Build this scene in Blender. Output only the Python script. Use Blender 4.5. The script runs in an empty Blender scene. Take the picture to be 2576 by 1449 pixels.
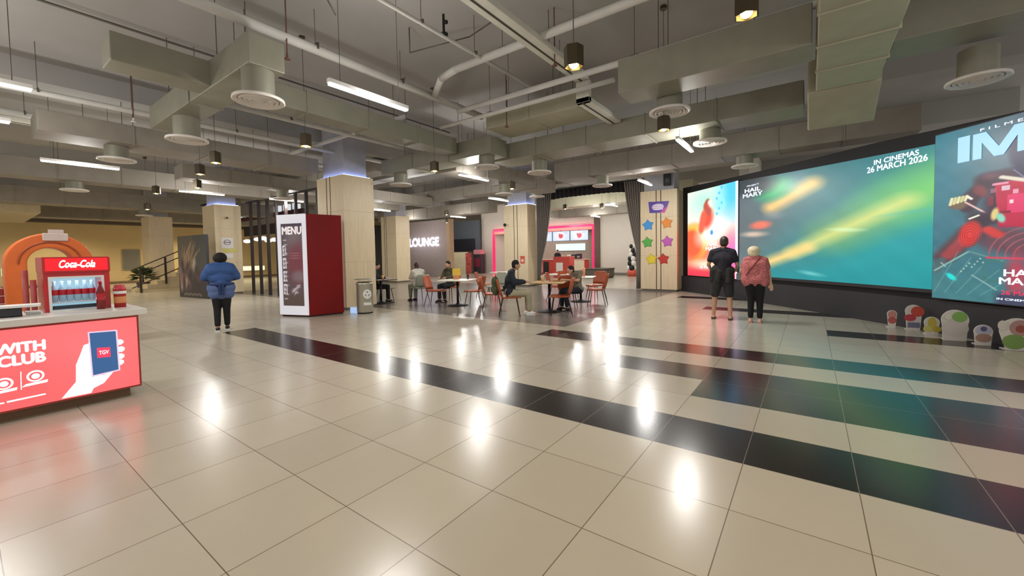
import bpy, math, random
import numpy as np
from mathutils import Vector, Matrix
random.seed(7)
SC = bpy.context.scene
COL = SC.collection
PI = math.pi
# ------------------------------------------------------------ camera
F_PX, CY, YAW, PITCH, ROLL, CAM_H = 1028.489, 680.48, 0.62982, -0.0393, -0.017386, 1.4362
def _cam():
    cr, sr, cp, sp, cy, sy = math.cos(ROLL), math.sin(ROLL), math.cos(PITCH), math.sin(PITCH), math.cos(YAW), math.sin(YAW)
    R1 = Matrix(((cr, -sr, 0), (sr, cr, 0), (0, 0, 1)))
    R2 = Matrix(((1, 0, 0), (0, -sp, cp), (0, cp, sp)))
    R3 = Matrix(((cy, -sy, 0), (sy, cy, 0), (0, 0, 1)))
    R = R3 @ R2 @ R1                       # columns: right, up, forward
    M = Matrix(((R[0][0], R[0][1], -R[0][2], 0), (R[1][0], R[1][1], -R[1][2], 0), (R[2][0], R[2][1], -R[2][2], CAM_H), (0, 0, 0, 1)))
    cd = bpy.data.cameras.new('camera'); co = bpy.data.objects.new('camera', cd); COL.objects.link(co)
    co.matrix_world = M
    cd.sensor_width = 36; cd.sensor_fit = 'HORIZONTAL'; cd.lens = 36 * F_PX / 2576
    cd.shift_y = -(724.5 - CY) / 2576; cd.clip_start = .05; cd.clip_end = 200
    SC.camera = co
_cam()
# ------------------------------------------------------------ world, exposure
w = bpy.data.worlds.new('world'); SC.world = w; w.use_nodes = True
w.node_tree.nodes['Background'].inputs[0].default_value = (1.0, .95, .89, 1)
w.node_tree.nodes['Background'].inputs[1].default_value = .6
SC.view_settings.view_transform = 'Standard'; SC.view_settings.look = 'None'
SC.view_settings.gamma = 1; SC.view_settings.exposure = 0.22; SC.view_settings.use_curve_mapping = False
def lamp(kind, loc, power, color, sx=.1, sy=.1, rot=(0, 0, 0), spot=1.2, name='lamp_light', blend=.5, parent=None):
    d = bpy.data.lights.new(name, kind); d.energy = power; d.color = color
    if kind == 'AREA': d.shape = 'RECTANGLE'; d.size = sx; d.size_y = sy
    elif kind == 'SPOT': d.spot_size = spot; d.shadow_soft_size = sx; d.spot_blend = blend
    else: d.shadow_soft_size = sx
    o = bpy.data.objects.new(name, d); COL.objects.link(o); o.location = loc; o.rotation_euler = rot
    if parent: o.parent = parent
    return o
COOL = (1.0, .975, .94); WARM = (1.0, .72, .38)
# ceiling tube lights: x, y centre, label, power factor  (z = 3.6, they run along y)
TZ = 3.58
TUBES = [
 (-4.78, 3.42, 'longest lit white tube light, hanging right of the pendant above the red kiosk', 1),
 (-13.0, 1.80, 'long lit white tube light hanging at the left above the orange arch', 1),
 (-7.52, 8.62, 'lit white tube light hanging right of the big light wood pillar', 1),
 (-9.80, 12.65, 'lit white tube light hanging left of the pillar beside the grey curtains', 1),
 (-2.06, 8.85, 'bright short-looking tube light hanging left of the movie screen wall', 1),
 (-4.12, 12.7, 'lit tube light hanging beside the black speaker near the star stickers pillar', 1),
 (-15.75, 4.85, 'lit tube light hanging just left of the no smoking pillar top', 1),
 (-15.6, 7.4, 'lit tube light hanging in front of the slatted screen behind the big pillar', 1),
 (-7.2, 17.6, 'lit tube light seen through the curtained opening, nearest of two', 1),
 (-10.15, 22.3, 'lit tube light seen through the curtained opening, farther of two above the menu boards', 1),
 (-15.9, 16.8, 'lit tube light above the entrance beside the glowing wall lettering', 1),
 (-16.0, 11.7, 'lit tube light peeking out right of the big light wood pillar', 1),
 (-9.85, 0.02, 'tube light cut off by the left photo edge, lower of two', .9),
 (-7.80, 0.08, 'tube light cut off by the left photo edge, upper of two', .7),
]
for (x, y, lb, k) in TUBES:
    lamp('AREA', (x, y, TZ - .04), 34 * k, COOL, .10, 1.2); lamp('POINT', (x, y, TZ - .09), 62 * k, COOL, .12)
for (x, y) in ((-1.6, -.6), (-4.6, -1.2), (1.3, 1.4), (1.6, 4.6), (-7.2, -2.8)):      # unseen tubes of the hall, added beyond the frame for front lighting
    lamp('AREA', (x, y, TZ - .04), 9, COOL, .10, 1.2); lamp('POINT', (x, y, TZ - .09), 16, COOL, .12)
# ------------------------------------------------------------ helpers
def lin(c): return tuple(((v / 255.) / 12.92 if v / 255. <= .04045 else ((v / 255. + .055) / 1.055) ** 2.4) for v in c)
MATS = {}
def mat(name, rgb, rough=.6, metal=0., var=.06, scale=4., bump=0., stretch=None, spec=.5, coat=0.):
    if name in MATS: return MATS[name]
    m = bpy.data.materials.new(name); m.use_nodes = True; nt = m.node_tree; b = nt.nodes['Principled BSDF']
    c = lin(rgb)
    tc = nt.nodes.new('ShaderNodeTexCoord'); no = nt.nodes.new('ShaderNodeTexNoise'); no.inputs['Scale'].default_value = scale; no.inputs['Detail'].default_value = 5
    if stretch:
        mp = nt.nodes.new('ShaderNodeMapping'); mp.inputs['Scale'].default_value = stretch
        nt.links.new(tc.outputs['Object'], mp.inputs[0]); nt.links.new(mp.outputs[0], no.inputs[0])
    else: nt.links.new(tc.outputs['Object'], no.inputs[0])
    r = nt.nodes.new('ShaderNodeValToRGB')
    r.color_ramp.elements[0].position = .3; r.color_ramp.elements[1].position = .7
    r.color_ramp.elements[0].color = (*[v * (1 - var) for v in c], 1); r.color_ramp.elements[1].color = (*[min(1, v * (1 + var)) for v in c], 1)
    nt.links.new(no.outputs[0], r.inputs[0]); nt.links.new(r.outputs[0], b.inputs['Base Color'])
    b.inputs['Roughness'].default_value = rough; b.inputs['Metallic'].default_value = metal
    b.inputs['Specular IOR Level'].default_value = spec; b.inputs['Coat Weight'].default_value = coat
    if bump:
        bp = nt.nodes.new('ShaderNodeBump'); bp.inputs['Strength'].default_value = bump; nt.links.new(no.outputs[0], bp.inputs['Height']); nt.links.new(bp.outputs[0], b.inputs['Normal'])
    MATS[name] = m; return m
def emat(name, rgb, strength=1., body=None):
    if name in MATS: return MATS[name]
    m = bpy.data.materials.new(name); m.use_nodes = True; nt = m.node_tree; b = nt.nodes['Principled BSDF']
    c = lin(rgb); tc = nt.nodes.new('ShaderNodeTexCoord'); no = nt.nodes.new('ShaderNodeTexNoise'); no.inputs['Scale'].default_value = 3
    nt.links.new(tc.outputs['Object'], no.inputs[0])
    r = nt.nodes.new('ShaderNodeValToRGB'); r.color_ramp.elements[0].color = (*[v * .96 for v in c], 1); r.color_ramp.elements[1].color = (*c, 1)
    nt.links.new(no.outputs[0], r.inputs[0]); nt.links.new(r.outputs[0], b.inputs['Emission Color'])
    b.inputs['Base Color'].default_value = (*[v * .3 for v in c], 1); b.inputs['Emission Strength'].default_value = strength; b.inputs['Roughness'].default_value = .35
    MATS[name] = m; return m
def vmat(name, strength, rough=.3):
    """printed or lit picture: colours come from the mesh's colour attribute"""
    if name in MATS: return MATS[name]
    m = bpy.data.materials.new(name); m.use_nodes = True; nt = m.node_tree; b = nt.nodes['Principled BSDF']
    a = nt.nodes.new('ShaderNodeVertexColor'); a.layer_name = 'Col'
    b.inputs['Roughness'].default_value = rough
    if strength > 0:
        b.inputs['Base Color'].default_value = (.02, .02, .02, 1)
        nt.links.new(a.outputs[0], b.inputs['Emission Color']); b.inputs['Emission Strength'].default_value = strength
    else: nt.links.new(a.outputs[0], b.inputs['Base Color'])
    MATS[name] = m; return m
class MB:
    def __init__(s): s.v = []; s.f = []; s.mi = []
    def add(s, vs, fs, mi=0):
        n = len(s.v); s.v += [tuple(p) for p in vs]; s.f += [tuple(i + n for i in f) for f in fs]; s.mi += [mi] * len(fs); return s
    def box(s, x0, x1, y0, y1, z0, z1, mi=0):
        return s.add([(x0, y0, z0), (x1, y0, z0), (x1, y1, z0), (x0, y1, z0), (x0, y0, z1), (x1, y0, z1), (x1, y1, z1), (x0, y1, z1)],
                     [(0, 3, 2, 1), (4, 5, 6, 7), (0, 1, 5, 4), (1, 2, 6, 5), (2, 3, 7, 6), (3, 0, 4, 7)], mi)
    def prism(s, poly, z0, z1, mi=0):
        n = len(poly)
        return s.add([(x, y, z0) for x, y in poly] + [(x, y, z1) for x, y in poly],
                     [tuple(range(n - 1, -1, -1)), tuple(range(n, 2 * n))] + [(i, (i + 1) % n, n + (i + 1) % n, n + i) for i in range(n)], mi)
    def tube(s, p0, p1, r0, r1=None, n=12, mi=0, cap=True):
        r1 = r0 if r1 is None else r1
        p0, p1 = Vector(p0), Vector(p1); d = (p1 - p0)
        if d.length < 1e-6: return s
        d.normalize(); a = Vector((0, 0, 1)) if abs(d.z) < .9 else Vector((1, 0, 0)); u = d.cross(a).normalized(); v = d.cross(u)
        vs = [];
        for p, r in ((p0, r0), (p1, r1)):
            for i in range(n): t = 2 * PI * i / n; vs.append(p + u * (math.cos(t) * r) + v * (math.sin(t) * r))
        fs = [(i, (i + 1) % n, n + (i + 1) % n, n + i) for i in range(n)]
        if cap: fs += [tuple(range(n - 1, -1, -1)), tuple(range(n, 2 * n))]
        return s.add(vs, fs, mi)
    def path(s, pts, r, n=8, mi=0):
        for a, b in zip(pts[:-1], pts[1:]): s.tube(a, b, r, r, n, mi)
        for p in pts[1:-1]: s.ball(p, (r, r, r), n, max(4, n // 2), mi)
        return s
    def ball(s, c, r, n=12, m=8, mi=0):
        if not hasattr(r, '__len__'): r = (r, r, r)
        vs = [(c[0], c[1], c[2] - r[2])]
        for j in range(1, m):
            ph = -PI / 2 + PI * j / m
            for i in range(n): t = 2 * PI * i / n; vs.append((c[0] + r[0] * math.cos(ph) * math.cos(t), c[1] + r[1] * math.cos(ph) * math.sin(t), c[2] + r[2] * math.sin(ph)))
        vs.append((c[0], c[1], c[2] + r[2])); L = len(vs) - 1
        fs = [(0, 1 + (i + 1) % n, 1 + i) for i in range(n)]
        for j in range(m - 2):
            for i in range(n): a = 1 + j * n + i; b = 1 + j * n + (i + 1) % n; fs.append((a, b, b + n, a + n))
        fs += [(1 + (m - 2) * n + i, 1 + (m - 2) * n + (i + 1) % n, L) for i in range(n)]
        return s.add(vs, fs, mi)
    def lathe(s, c, prof, n=24, mi=0):
        vs = [];
        for r, z in prof:
            for i in range(n): t = 2 * PI * i / n; vs.append((c[0] + r * math.cos(t), c[1] + r * math.sin(t), c[2] + z))
        fs = []
        for j in range(len(prof) - 1):
            for i in range(n): a = j * n + i; b = j * n + (i + 1) % n; fs.append((a, b, b + n, a + n))
        return s.add(vs, fs, mi)
    def obj(s, name, m, parent=None, smooth=False, bevel=0., **tags):
        me = bpy.data.meshes.new(name); me.from_pydata(s.v, [], s.f); me.update()
        ms = m if isinstance(m, (list, tuple)) else [m]
        for q in ms: me.materials.append(q)
        if len(ms) > 1: me.polygons.foreach_set('material_index', s.mi)
        if smooth: me.polygons.foreach_set('use_smooth', [True] * len(me.polygons))
        o = bpy.data.objects.new(name, me); COL.objects.link(o)
        if parent: o.parent = parent
        if bevel:
            b = o.modifiers.new('bevel', 'BEVEL'); b.width = bevel; b.segments = 2; b.limit_method = 'ANGLE'
        for k, v in tags.items(): o[k] = v
        return o
def thing(name, label, cat, loc=(0, 0, 0), rz=0., group=None):
    o = bpy.data.objects.new(name, None); COL.objects.link(o); o.empty_display_size = .1
    o.location = loc; o.rotation_euler = (0, 0, rz); o['label'] = label; o['category'] = cat
    if group: o['group'] = group
    return o
def struct(o): o['kind'] = 'structure'; return o
def dup(root, loc, rz, label, group=None, scale=None):
    r = root.copy(); COL.objects.link(r); r.location = loc; r.rotation_euler = (0, 0, rz); r['label'] = label
    if group: r['group'] = group
    if scale: r.scale = scale
    for ch in list(root.children):
        c = ch.copy(); COL.objects.link(c); c.parent = r
        for g in list(ch.children):
            d = g.copy(); COL.objects.link(d); d.parent = c
    return r
def gridpic(name, a0, a1, na, b0, b1, nb, fmap, colf, m, parent=None, depth=0.):
    A = np.linspace(a0, a1, na); B = np.linspace(b0, b1, nb); AA, BB = np.meshgrid(A, B)
    vs = [fmap(a, b, depth) for a, b in zip(AA.ravel(), BB.ravel())]
    idx = np.arange(na * nb).reshape(nb, na)
    fs = np.stack([idx[:-1, :-1], idx[:-1, 1:], idx[1:, 1:], idx[1:, :-1]], -1).reshape(-1, 4)
    me = bpy.data.meshes.new(name); me.from_pydata(vs, [], fs.tolist()); me.update()
    ca = me.color_attributes.new('Col', 'FLOAT_COLOR', 'POINT')
    C = np.clip(colf(AA, BB), 0, 255) / 255.
    C = np.where(C <= .04045, C / 12.92, ((C + .055) / 1.055) ** 2.4).reshape(-1, 3)
    ca.data.foreach_set('color', np.concatenate([C, np.ones((len(C), 1))], 1).ravel().astype(np.float32))
    me.materials.append(m); o = bpy.data.objects.new(name, me); COL.objects.link(o)
    if parent: o.parent = parent
    return o
def words(name, txt, a0, a1, b0, b1, fmap, m, parent=None, depth=.004, thick=.004, bold=.0, shear=0., label=None, space=1.):
    cu = bpy.data.curves.new(name, 'FONT'); cu.body = txt; cu.offset = bold; cu.shear = shear; cu.space_character = space
    fat = bold; cu.offset = 0
    cu.align_x = 'CENTER'; cu.space_line = .86; cu.resolution_u = 4
    t = bpy.data.objects.new(name + '_tmp', cu); COL.objects.link(t)
    dg = bpy.context.evaluated_depsgraph_get(); me = bpy.data.meshes.new_from_object(t.evaluated_get(dg))
    bpy.data.objects.remove(t); bpy.data.curves.remove(cu)
    V = np.array([v.co[:2] for v in me.vertices]); mn, mx = V.min(0), V.max(0); V = (V - mn) / np.maximum(mx - mn, 1e-6)
    if fat:      # heavier strokes: the same outlines set again a little to each side
        n0 = len(V); F0 = [tuple(p.vertices) for p in me.polygons]; sx = fat * .5 / max(1, mx[0] - mn[0]); sy = fat * .4 / max(.5, mx[1] - mn[1]); VV = []; FF = []
        for q, (dx, dy) in enumerate(((0, 0), (sx, 0), (-sx, 0), (0, sy), (0, -sy))): VV.append(V + np.array([dx, dy])); FF += [tuple(i + q * n0 for i in f) for f in F0]
        V = np.concatenate(VV); me = bpy.data.meshes.new(name); me.from_pydata([(0, 0, 0)] * len(V), [], FF)
    P = [fmap(a0 + (a1 - a0) * q[0], b0 + (b1 - b0) * q[1], depth) for q in V]
    for v, p in zip(me.vertices, P): v.co = p
    me.materials.clear(); me.materials.append(m); me.name = name
    o = bpy.data.objects.new(name, me); COL.objects.link(o)
    if thick and not fat:
        s = o.modifiers.new('solid', 'SOLIDIFY'); s.thickness = thick; s.offset = 0
    if parent: o.parent = parent
    if label: o['label'] = label
    return o
def decal(name, pts, fmap, m, parent=None, depth=.003, thick=.003, label=None):
    n = len(pts); vs = [fmap(a, b, depth + thick) for a, b in pts] + [fmap(a, b, depth) for a, b in pts]
    mb = MB().add(vs, [tuple(range(n)), tuple(range(2 * n - 1, n - 1, -1))] + [(i, n + i, n + (i + 1) % n, (i + 1) % n) for i in range(n)])
    o = mb.obj(name, m, parent)
    if label: o['label'] = label
    return o
def ell(ca, cb, ra, rb, n=24, rot=0.):
    return [(ca + ra * math.cos(2 * PI * i / n) * math.cos(rot) - rb * math.sin(2 * PI * i / n) * math.sin(rot), cb + ra * math.cos(2 * PI * i / n) * math.sin(rot) + rb * math.sin(2 * PI * i / n) * math.cos(rot)) for i in range(n)]
# painting helpers on numpy grids
def blob(a, b, ca, cb, ra, rb, rot=0., soft=.25):
    c, s = math.cos(rot), math.sin(rot); x = ((a - ca) * c + (b - cb) * s) / ra; y = (-(a - ca) * s + (b - cb) * c) / rb
    d = np.sqrt(x * x + y * y); return np.clip((1 + soft - d) / (2 * soft), 0, 1)
def mix(C, col, k): return C * (1 - k[..., None]) + np.array(col, float) * k[..., None]
def seg(a, b, p, q, w, soft=.4):
    d = np.array(q, float) - np.array(p, float); L = (d ** 2).sum(); t = np.clip(((a - p[0]) * d[0] + (b - p[1]) * d[1]) / L, 0, 1)
    r = np.hypot(a - p[0] - t * d[0], b - p[1] - t * d[1]); return np.clip((w * (1 + soft) - r) / (2 * soft * w), 0, 1)
def flat(c, a): return np.ones(a.shape + (3,)) * np.array(c, float)
def nz(a, b, s=1., k=0):
    return (np.sin(a * 3.1 * s + k) * np.cos(b * 4.3 * s + 1.7 * k) + np.sin(a * 7.7 * s + b * 5.1 * s + 2 * k) * .5) / 1.5
# ------------------------------------------------------------ setting materials
CEIL = mat('ceiling_paint', (168, 166, 162), .85, var=.05, scale=1.2)
DUCT = mat('galvanised_duct', (140, 138, 122), .5, .2, var=.08, scale=3, bump=.05)
DUCT2 = mat('painted_duct', (142, 135, 124), .7, 0, var=.08, scale=3)
PIPE = mat('painted_pipe', (200, 198, 192), .6, 0, var=.05)
RODM = mat('hanger_rod_steel', (95, 92, 85), .5, .4)
WOOD = mat('light_wood_cladding', (222, 204, 170), .45, var=.07, scale=3, stretch=(10, 10, .6))
WALLC = mat('cream_wall_paint', (208, 184, 132), .8, var=.04, scale=1)
WHITEW = mat('white_wall_paint', (205, 198, 186), .8, var=.03, scale=1)
BLK = mat('matte_black', (14, 14, 15), .6, var=.1)
DGREY = mat('dark_grey_panel', (48, 47, 52), .5, var=.1, scale=2)
WHT = mat('white_plastic', (232, 230, 226), .4, var=.02)
def tilemat(name, c1, c2, grout, rough, var, spec=.5):
    m = bpy.data.materials.new(name); m.use_nodes = True; nt = m.node_tree; b = nt.nodes['Principled BSDF']
    tc = nt.nodes.new('ShaderNodeTexCoord'); mp = nt.nodes.new('ShaderNodeMapping'); mp.inputs['Location'].default_value = (2.7513 + 60, -1.2848 + 60, 0)
    br = nt.nodes.new('ShaderNodeTexBrick'); br.offset = 0; br.squash = 1
    br.inputs['Scale'].default_value = 1; br.inputs['Brick Width'].default_value = .6; br.inputs['Row Height'].default_value = .6
    br.inputs['Mortar Size'].default_value = .0028; br.inputs['Mortar Smooth'].default_value = .2; br.inputs['Bias'].default_value = 0
    br.inputs['Color1'].default_value = (*lin(c1), 1); br.inputs['Color2'].default_value = (*lin(c2), 1); br.inputs['Mortar'].default_value = (*lin(grout), 1)
    nt.links.new(tc.outputs['Object'], mp.inputs[0]); nt.links.new(mp.outputs[0], br.inputs[0])
    no = nt.nodes.new('ShaderNodeTexNoise'); no.inputs['Scale'].default_value = 5; no.inputs['Detail'].default_value = 8; no.inputs['Roughness'].default_value = .65
    nt.links.new(tc.outputs['Object'], no.inputs[0])
    mr = nt.nodes.new('ShaderNodeMapRange'); mr.inputs[3].default_value = 1 - var * .5; mr.inputs[4].default_value = 1 + var * .5; nt.links.new(no.outputs[0], mr.inputs[0])
    mx = nt.nodes.new('ShaderNodeVectorMath'); mx.operation = 'SCALE'; nt.links.new(br.outputs[0], mx.inputs[0]); nt.links.new(mr.outputs[0], mx.inputs['Scale'])
    nt.links.new(mx.outputs[0], b.inputs['Base Color'])
    r2 = nt.nodes.new('ShaderNodeMapRange'); r2.inputs[3].default_value = rough * .96; r2.inputs[4].default_value = rough * 1.04; nt.links.new(no.outputs[0], r2.inputs[0]); nt.links.new(r2.outputs[0], b.inputs['Roughness'])
    b.inputs['Specular IOR Level'].default_value = spec
    return m
BEIGE = tilemat('beige_floor_tile', (190, 182, 166), (181, 173, 157), (112, 98, 80), .225, .07, .5)
BLACKT = tilemat('black_floor_tile', (40, 33, 30), (33, 29, 28), (120, 110, 100), .2, .2, .55)
GREYT = tilemat('grey_floor_tile', (128, 122, 114), (118, 112, 106), (95, 90, 84), .24, .1, .5)
# ------------------------------------------------------------ floor
u0, v0 = -2.7513, 1.2848
U = lambda i: u0 + .6 * i
V = lambda i: v0 + .6 * i
xs = sorted({-37., U(-11), -20.5, -10., -3.87, U(-2), U(-1), U(1), U(3), U(5), 6.})
ys = sorted({-5., V(3), V(4), V(5), V(6), V(7), V(8), V(9), 7.03, V(12), V(13), V(16), V(17), V(20), V(21), 15.6, 29.})
fl = MB()
for i in range(len(xs) - 1):
    for j in range(len(ys) - 1):
        cx, cy = (xs[i] + xs[i + 1]) / 2, (ys[j] + ys[j + 1]) / 2; u = (cx - u0) / .6; v = (cy - v0) / .6; k = 0
        if cx < -3.87 and 7.03 < cy < 15.6 and cx > -20.5: k = 2
        if (3 < v < 4 and u > -11) or (5 < v < 6 and u > 3) or (6 < v < 7 and u > 1) or (8 < v < 9 and u > -2) or (12 < v < 13 and u > 5) or (16 < v < 17 and u > 1) or (20 < v < 21 and u > -1): k = 1
        fl.add([(xs[i], ys[j], 0), (xs[i + 1], ys[j], 0), (xs[i + 1], ys[j + 1], 0), (xs[i], ys[j + 1], 0)], [(0, 1, 2, 3)], k)
struct(fl.obj('floor', [BEIGE, BLACKT, GREYT]))
# ------------------------------------------------------------ ceiling slab with downstand beams
CZ = 5.2
ce = MB().box(-37, 6, -5, 29, CZ, CZ + .2)
struct(ce.obj('ceiling', CEIL))
bm_ = [(-12.5, -11.7, -5, 27, 4.82), (-21, -20.2, -5, 27, 4.7), (-29, -28.2, -5, 27, 4.7)]
for k, (x0, x1, y0, y1, z0) in enumerate(bm_):
    struct(MB().box(x0, x1, y0, y1, z0, CZ).obj('trim_%d' % (k + 1), CEIL))
for k, (y0, y1) in enumerate(((10.6, 11.2), (15.1, 15.8), (20.6, 21.2))):
    struct(MB().box(-37, 4, y0, y1, 4.62, CZ - .001).obj('trim_%d' % (k + 5), CEIL))
# ------------------------------------------------------------ walls
struct(MB().box(-36.4, -36, -5, 28, 0, CZ).obj('wall_left', WALLC))
struct(MB().box(-35.95, -35.2, -5, 27, 3.75, 4.6).obj('trim_8', mat('dark_bulkhead', (92, 84, 74), .8)))
wb = MB(); wb.box(-36, -26, 27.6, 28, 0, CZ); wb.box(-26, -21.15, 27.6, 28, 0, CZ)
wb.box(-21.15, -19.98, 25.0, 25.3, 0, CZ); wb.box(-19.98, -11.45, 25.0, 25.3, 3.42, CZ); wb.box(-11.05, -2., 25.0, 25.3, 0, CZ)
struct(wb.obj('wall_back', WHITEW))
struct(MB().box(-11.45, -11.05, 24.9, 25.3, 0, 4.2).obj('trim_9', mat('brown_pilaster', (96, 78, 68), .6)))
struct(MB().box(-11.05, -2., 24.96, 25.0, 0, .16).obj('baseboard_back', mat('grey_skirting', (120, 116, 110), .6)))
struct(MB().box(-35.96, -35.9, -5, 20, 0, .14).obj('baseboard_left', mat('brown_skirting', (120, 98, 70), .6)))
struct(MB().box(-2., -1.7, 16.2, 25.3, 0, CZ).obj('wall_side', WHITEW))
# the long black wall that carries the screens; plan is a gentle curve
def WY(x): return -.030904 * x * x - 1.148353 * x + 11.73481
def wmap(x, z, d=0.):
    s = -.061808 * x - 1.148353; n = math.hypot(s, 1); return (x + s / n * d, WY(x) - d / n, z)
def wtop(x): return 3.70 - .052 * (x + 3.4) if x < 1 else 3.47 - .11 * (x - 1) + .0
X = np.linspace(-3.76, 3.5, 40); mb = MB(); vs = []; fs = []
prof = [(0., 0.), (0., .56), (.0, .0)]
def strip(mbx, X, cols, mi=0):
    n = len(cols); base = []
    for x in X: base += [wmap(x, (z(x) if callable(z) else z), d) for d, z in cols]
    f = []
    for i in range(len(X) - 1):
        for j in range(n - 1): a = i * n + j; f.append((a, a + n, a + n + 1, a + 1))
    f += [tuple(range(n)), tuple(reversed([(len(X) - 1) * n + j for j in range(n)]))]
    mbx.add(base, f, mi)
strip(mb, X, [(-.5, 0), (-.06, 0), (-.06, .0), (-.06, wtop), (-.5, wtop)])
struct(mb.obj('wall_right', BLK))
mb = MB(); strip(mb, X, [(-.058, .0), (0., .0), (0., .555), (-.058, .555)])
struct(mb.obj('trim_10', DGREY))
# ------------------------------------------------------------ pillars
COVE = emat('cove_light_blue', (150, 175, 255), 9)
def pillar(x0, x1, y0, y1, label, gx=(), top=3.66, cove=True, core=True):
    t = thing('pillar', label, 'pillar', ((x0 + x1) / 2, (y0 + y1) / 2, 0), group='square pillars of the hall'); cx, cy = (x0 + x1) / 2, (y0 + y1) / 2
    a, b = x1 - cx, y1 - cy
    MB().box(-a, a, -b, b, .07, top).obj('cladding', WOOD, t, bevel=.006)
    MB().box(-a + .03, a - .03, -b + .03, b - .03, 0, .07).obj('plinth', mat('pillar_plinth', (110, 104, 94), .5), t)
    if core: MB().box(-a + .13, a - .13, -b + .13, b - .13, top, CZ - .0).obj('core', mat('pillar_concrete', (170, 170, 176), .8), t)
    if cove:
        m = MB(); i = .06
        m.box(-a + i, a - i, -b + i, -b + i + .03, top, top + .02); m.box(a - i - .03, a - i, -b + i, b - i, top, top + .02); m.obj('cove_light', COVE, t)
    for g in gx: MB().box(g - cx - .014, g - cx + .014, -b - .004, -b + .01, .07, top).obj('groove', mat('groove_dark', (66, 50, 38), .6), t)
    for z in (2.69, 1.3): MB().box(-a - .002, a + .002, -b - .002, b + .002, z, z + .006).obj('seam', mat('seam_line', (176, 156, 122), .6), t)
    return t
pillar(-11.4, -10.1, 6.25, 7.2, 'big light wood clad pillar in the middle behind the dark red kiosk', (-10.9, -10.72))
pC2 = pillar(-20.6, -19.3, 6.3, 7.25, 'light wood pillar with a no smoking notice, left of the slatted screen')
pillar(-19.6, -18.3, 14.4, 15.35, 'light wood pillar right behind the big pillar, beside the glowing wall lettering', (-19.3, -19.15), cove=False)
pM = pillar(-11.35, -10.05, 15.0, 15.95, 'light wood pillar with a small red notice, left of the grey curtains', (-10.78, -10.6))
pS = pillar(-5.1, -3.8, 15.15, 16.1, 'light wood pillar with coloured star stickers at the end of the screen wall', (-4.52, -4.36), cove=False)
pillar(-28.0, -26.7, 5.9, 6.85, 'yellow lit pillar far left behind the staircase', cove=False)
# pillar fittings
fm = lambda x, z, d=0.: (-19.3 + d, x, z)
no = thing('notice', 'white no smoking notice with yellow strip on the far wood pillar', 'notice')
decal('sheet', [(6.50, 1.9), (6.92, 1.9), (6.92, 2.32), (6.50, 2.32)], fm, WHT, no)
decal('ring', ell(6.71, 2.13, .13, .11), fm, mat('notice_grey', (120, 110, 118), .5), no, .007)
decal('ring_inside', ell(6.71, 2.13, .10, .085), fm, WHT, no, .011)
decal('bar', [(6.62, 2.11), (6.80, 2.11), (6.80, 2.15), (6.62, 2.15)], fm, mat('notice_grey', (120, 110, 118), .5), no, .015)
decal('strip', [(6.55, 1.74), (7.05, 1.74), (7.05, 1.86), (6.55, 1.86)], fm, mat('notice_yellow', (214, 214, 110), .5), no, label='yellow strip')
decal('lower_sheet', [(6.62, 1.5), (6.9, 1.5), (6.9, 1.68), (6.62, 1.68)], fm, WHT, no)
def camera_box(loc, label):
    t = thing('security_camera', label, 'camera', loc)
    MB().box(0, .05, -.03, .03, -.03, .03).obj('bracket', WHT, t)
    MB().box(.04, .16, -.045, .045, -.04, .05).obj('housing', mat('camera_beige', (190, 175, 150), .5), t, bevel=.01)
    MB().tube((.16, 0, 0), (.18, 0, 0), .03, n=12).obj('lens', BLK, t)
camera_box((-19.3, 6.68, 3.12), 'small security camera high on the far wood pillar above the notice')
t = thing('security_camera', 'small dark security camera on the pillar beside the grey curtains', 'camera', (-11.2, 15.0, 2.8))
MB().box(-.03, .03, -.1, 0, -.02, .03).obj('bracket', WHT, t); MB().ball((0, -.13, -.02), .07).obj('dome', BLK, t, True)
fmid = lambda x, z, d=0.: (x, 15.0 - d, z)
no = thing('notice', 'small red notice on the pillar beside the grey curtains', 'notice')
decal('sheet', [(-10.46, 1.02), (-10.22, 1.02), (-10.22, 1.36), (-10.46, 1.36)], fmid, mat('notice_red', (206, 84, 70), .5), no)
decal('picture', [(-10.41, 1.1), (-10.27, 1.1), (-10.27, 1.22), (-10.41, 1.22)], fmid, mat('notice_pale', (230, 190, 180), .5), no, .008)
# star stickers: plain stars
fstar = lambda x, z, d=0.: (x, 15.15 - d, z)
def star(cx, cz, r, n=5, rot=PI / 2):
    return [(cx + (r if i % 2 == 0 else r * .62) * math.cos(rot + PI * i / n), cz + (r if i % 2 == 0 else r * .62) * math.sin(rot + PI * i / n)) for i in range(2 * n)]
for cx, cz, r, c, nm in ((-4.82, 2.42, .2, (60, 150, 215), 'blue'), (-4.15, 2.46, .2, (228, 140, 50), 'orange'), (-4.84, 1.79, .2, (84, 170, 74), 'green'), (-4.13, 1.80, .2, (190, 92, 180), 'purple'), (-4.70, 1.17, .2, (226, 204, 50), 'yellow'), (-4.27, 1.17, .2, (190, 52, 44), 'red')):
    t = thing('star_sticker', nm + ' star sticker on the light wood pillar beside the screen wall', 'sticker', group='star stickers on the pillar')
    decal('star_border', star(cx, cz, r * 1.12, rot=PI / 2 + .1), fstar, mat('sticker_' + nm + '_edge', tuple(int(q * .8) for q in c), .4), t, .004)
    decal('star', star(cx, cz, r, rot=PI / 2 + .1), fstar, mat('sticker_' + nm, c, .4), t, .008)
t = thing('sign', 'purple and blue slanted sign at the top of the star sticker pillar', 'sign')
decal('panel', [(-4.76, 2.86), (-4.22, 2.84), (-4.06, 3.24), (-4.80, 3.27)], fstar, mat('sign_purple', (88, 66, 160), .4), t, .004)
decal('pink_corner', [(-4.40, 2.85), (-4.22, 2.84), (-4.10, 3.10)], fstar, mat('sign_pink', (200, 80, 170), .4), t, .008)
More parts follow.
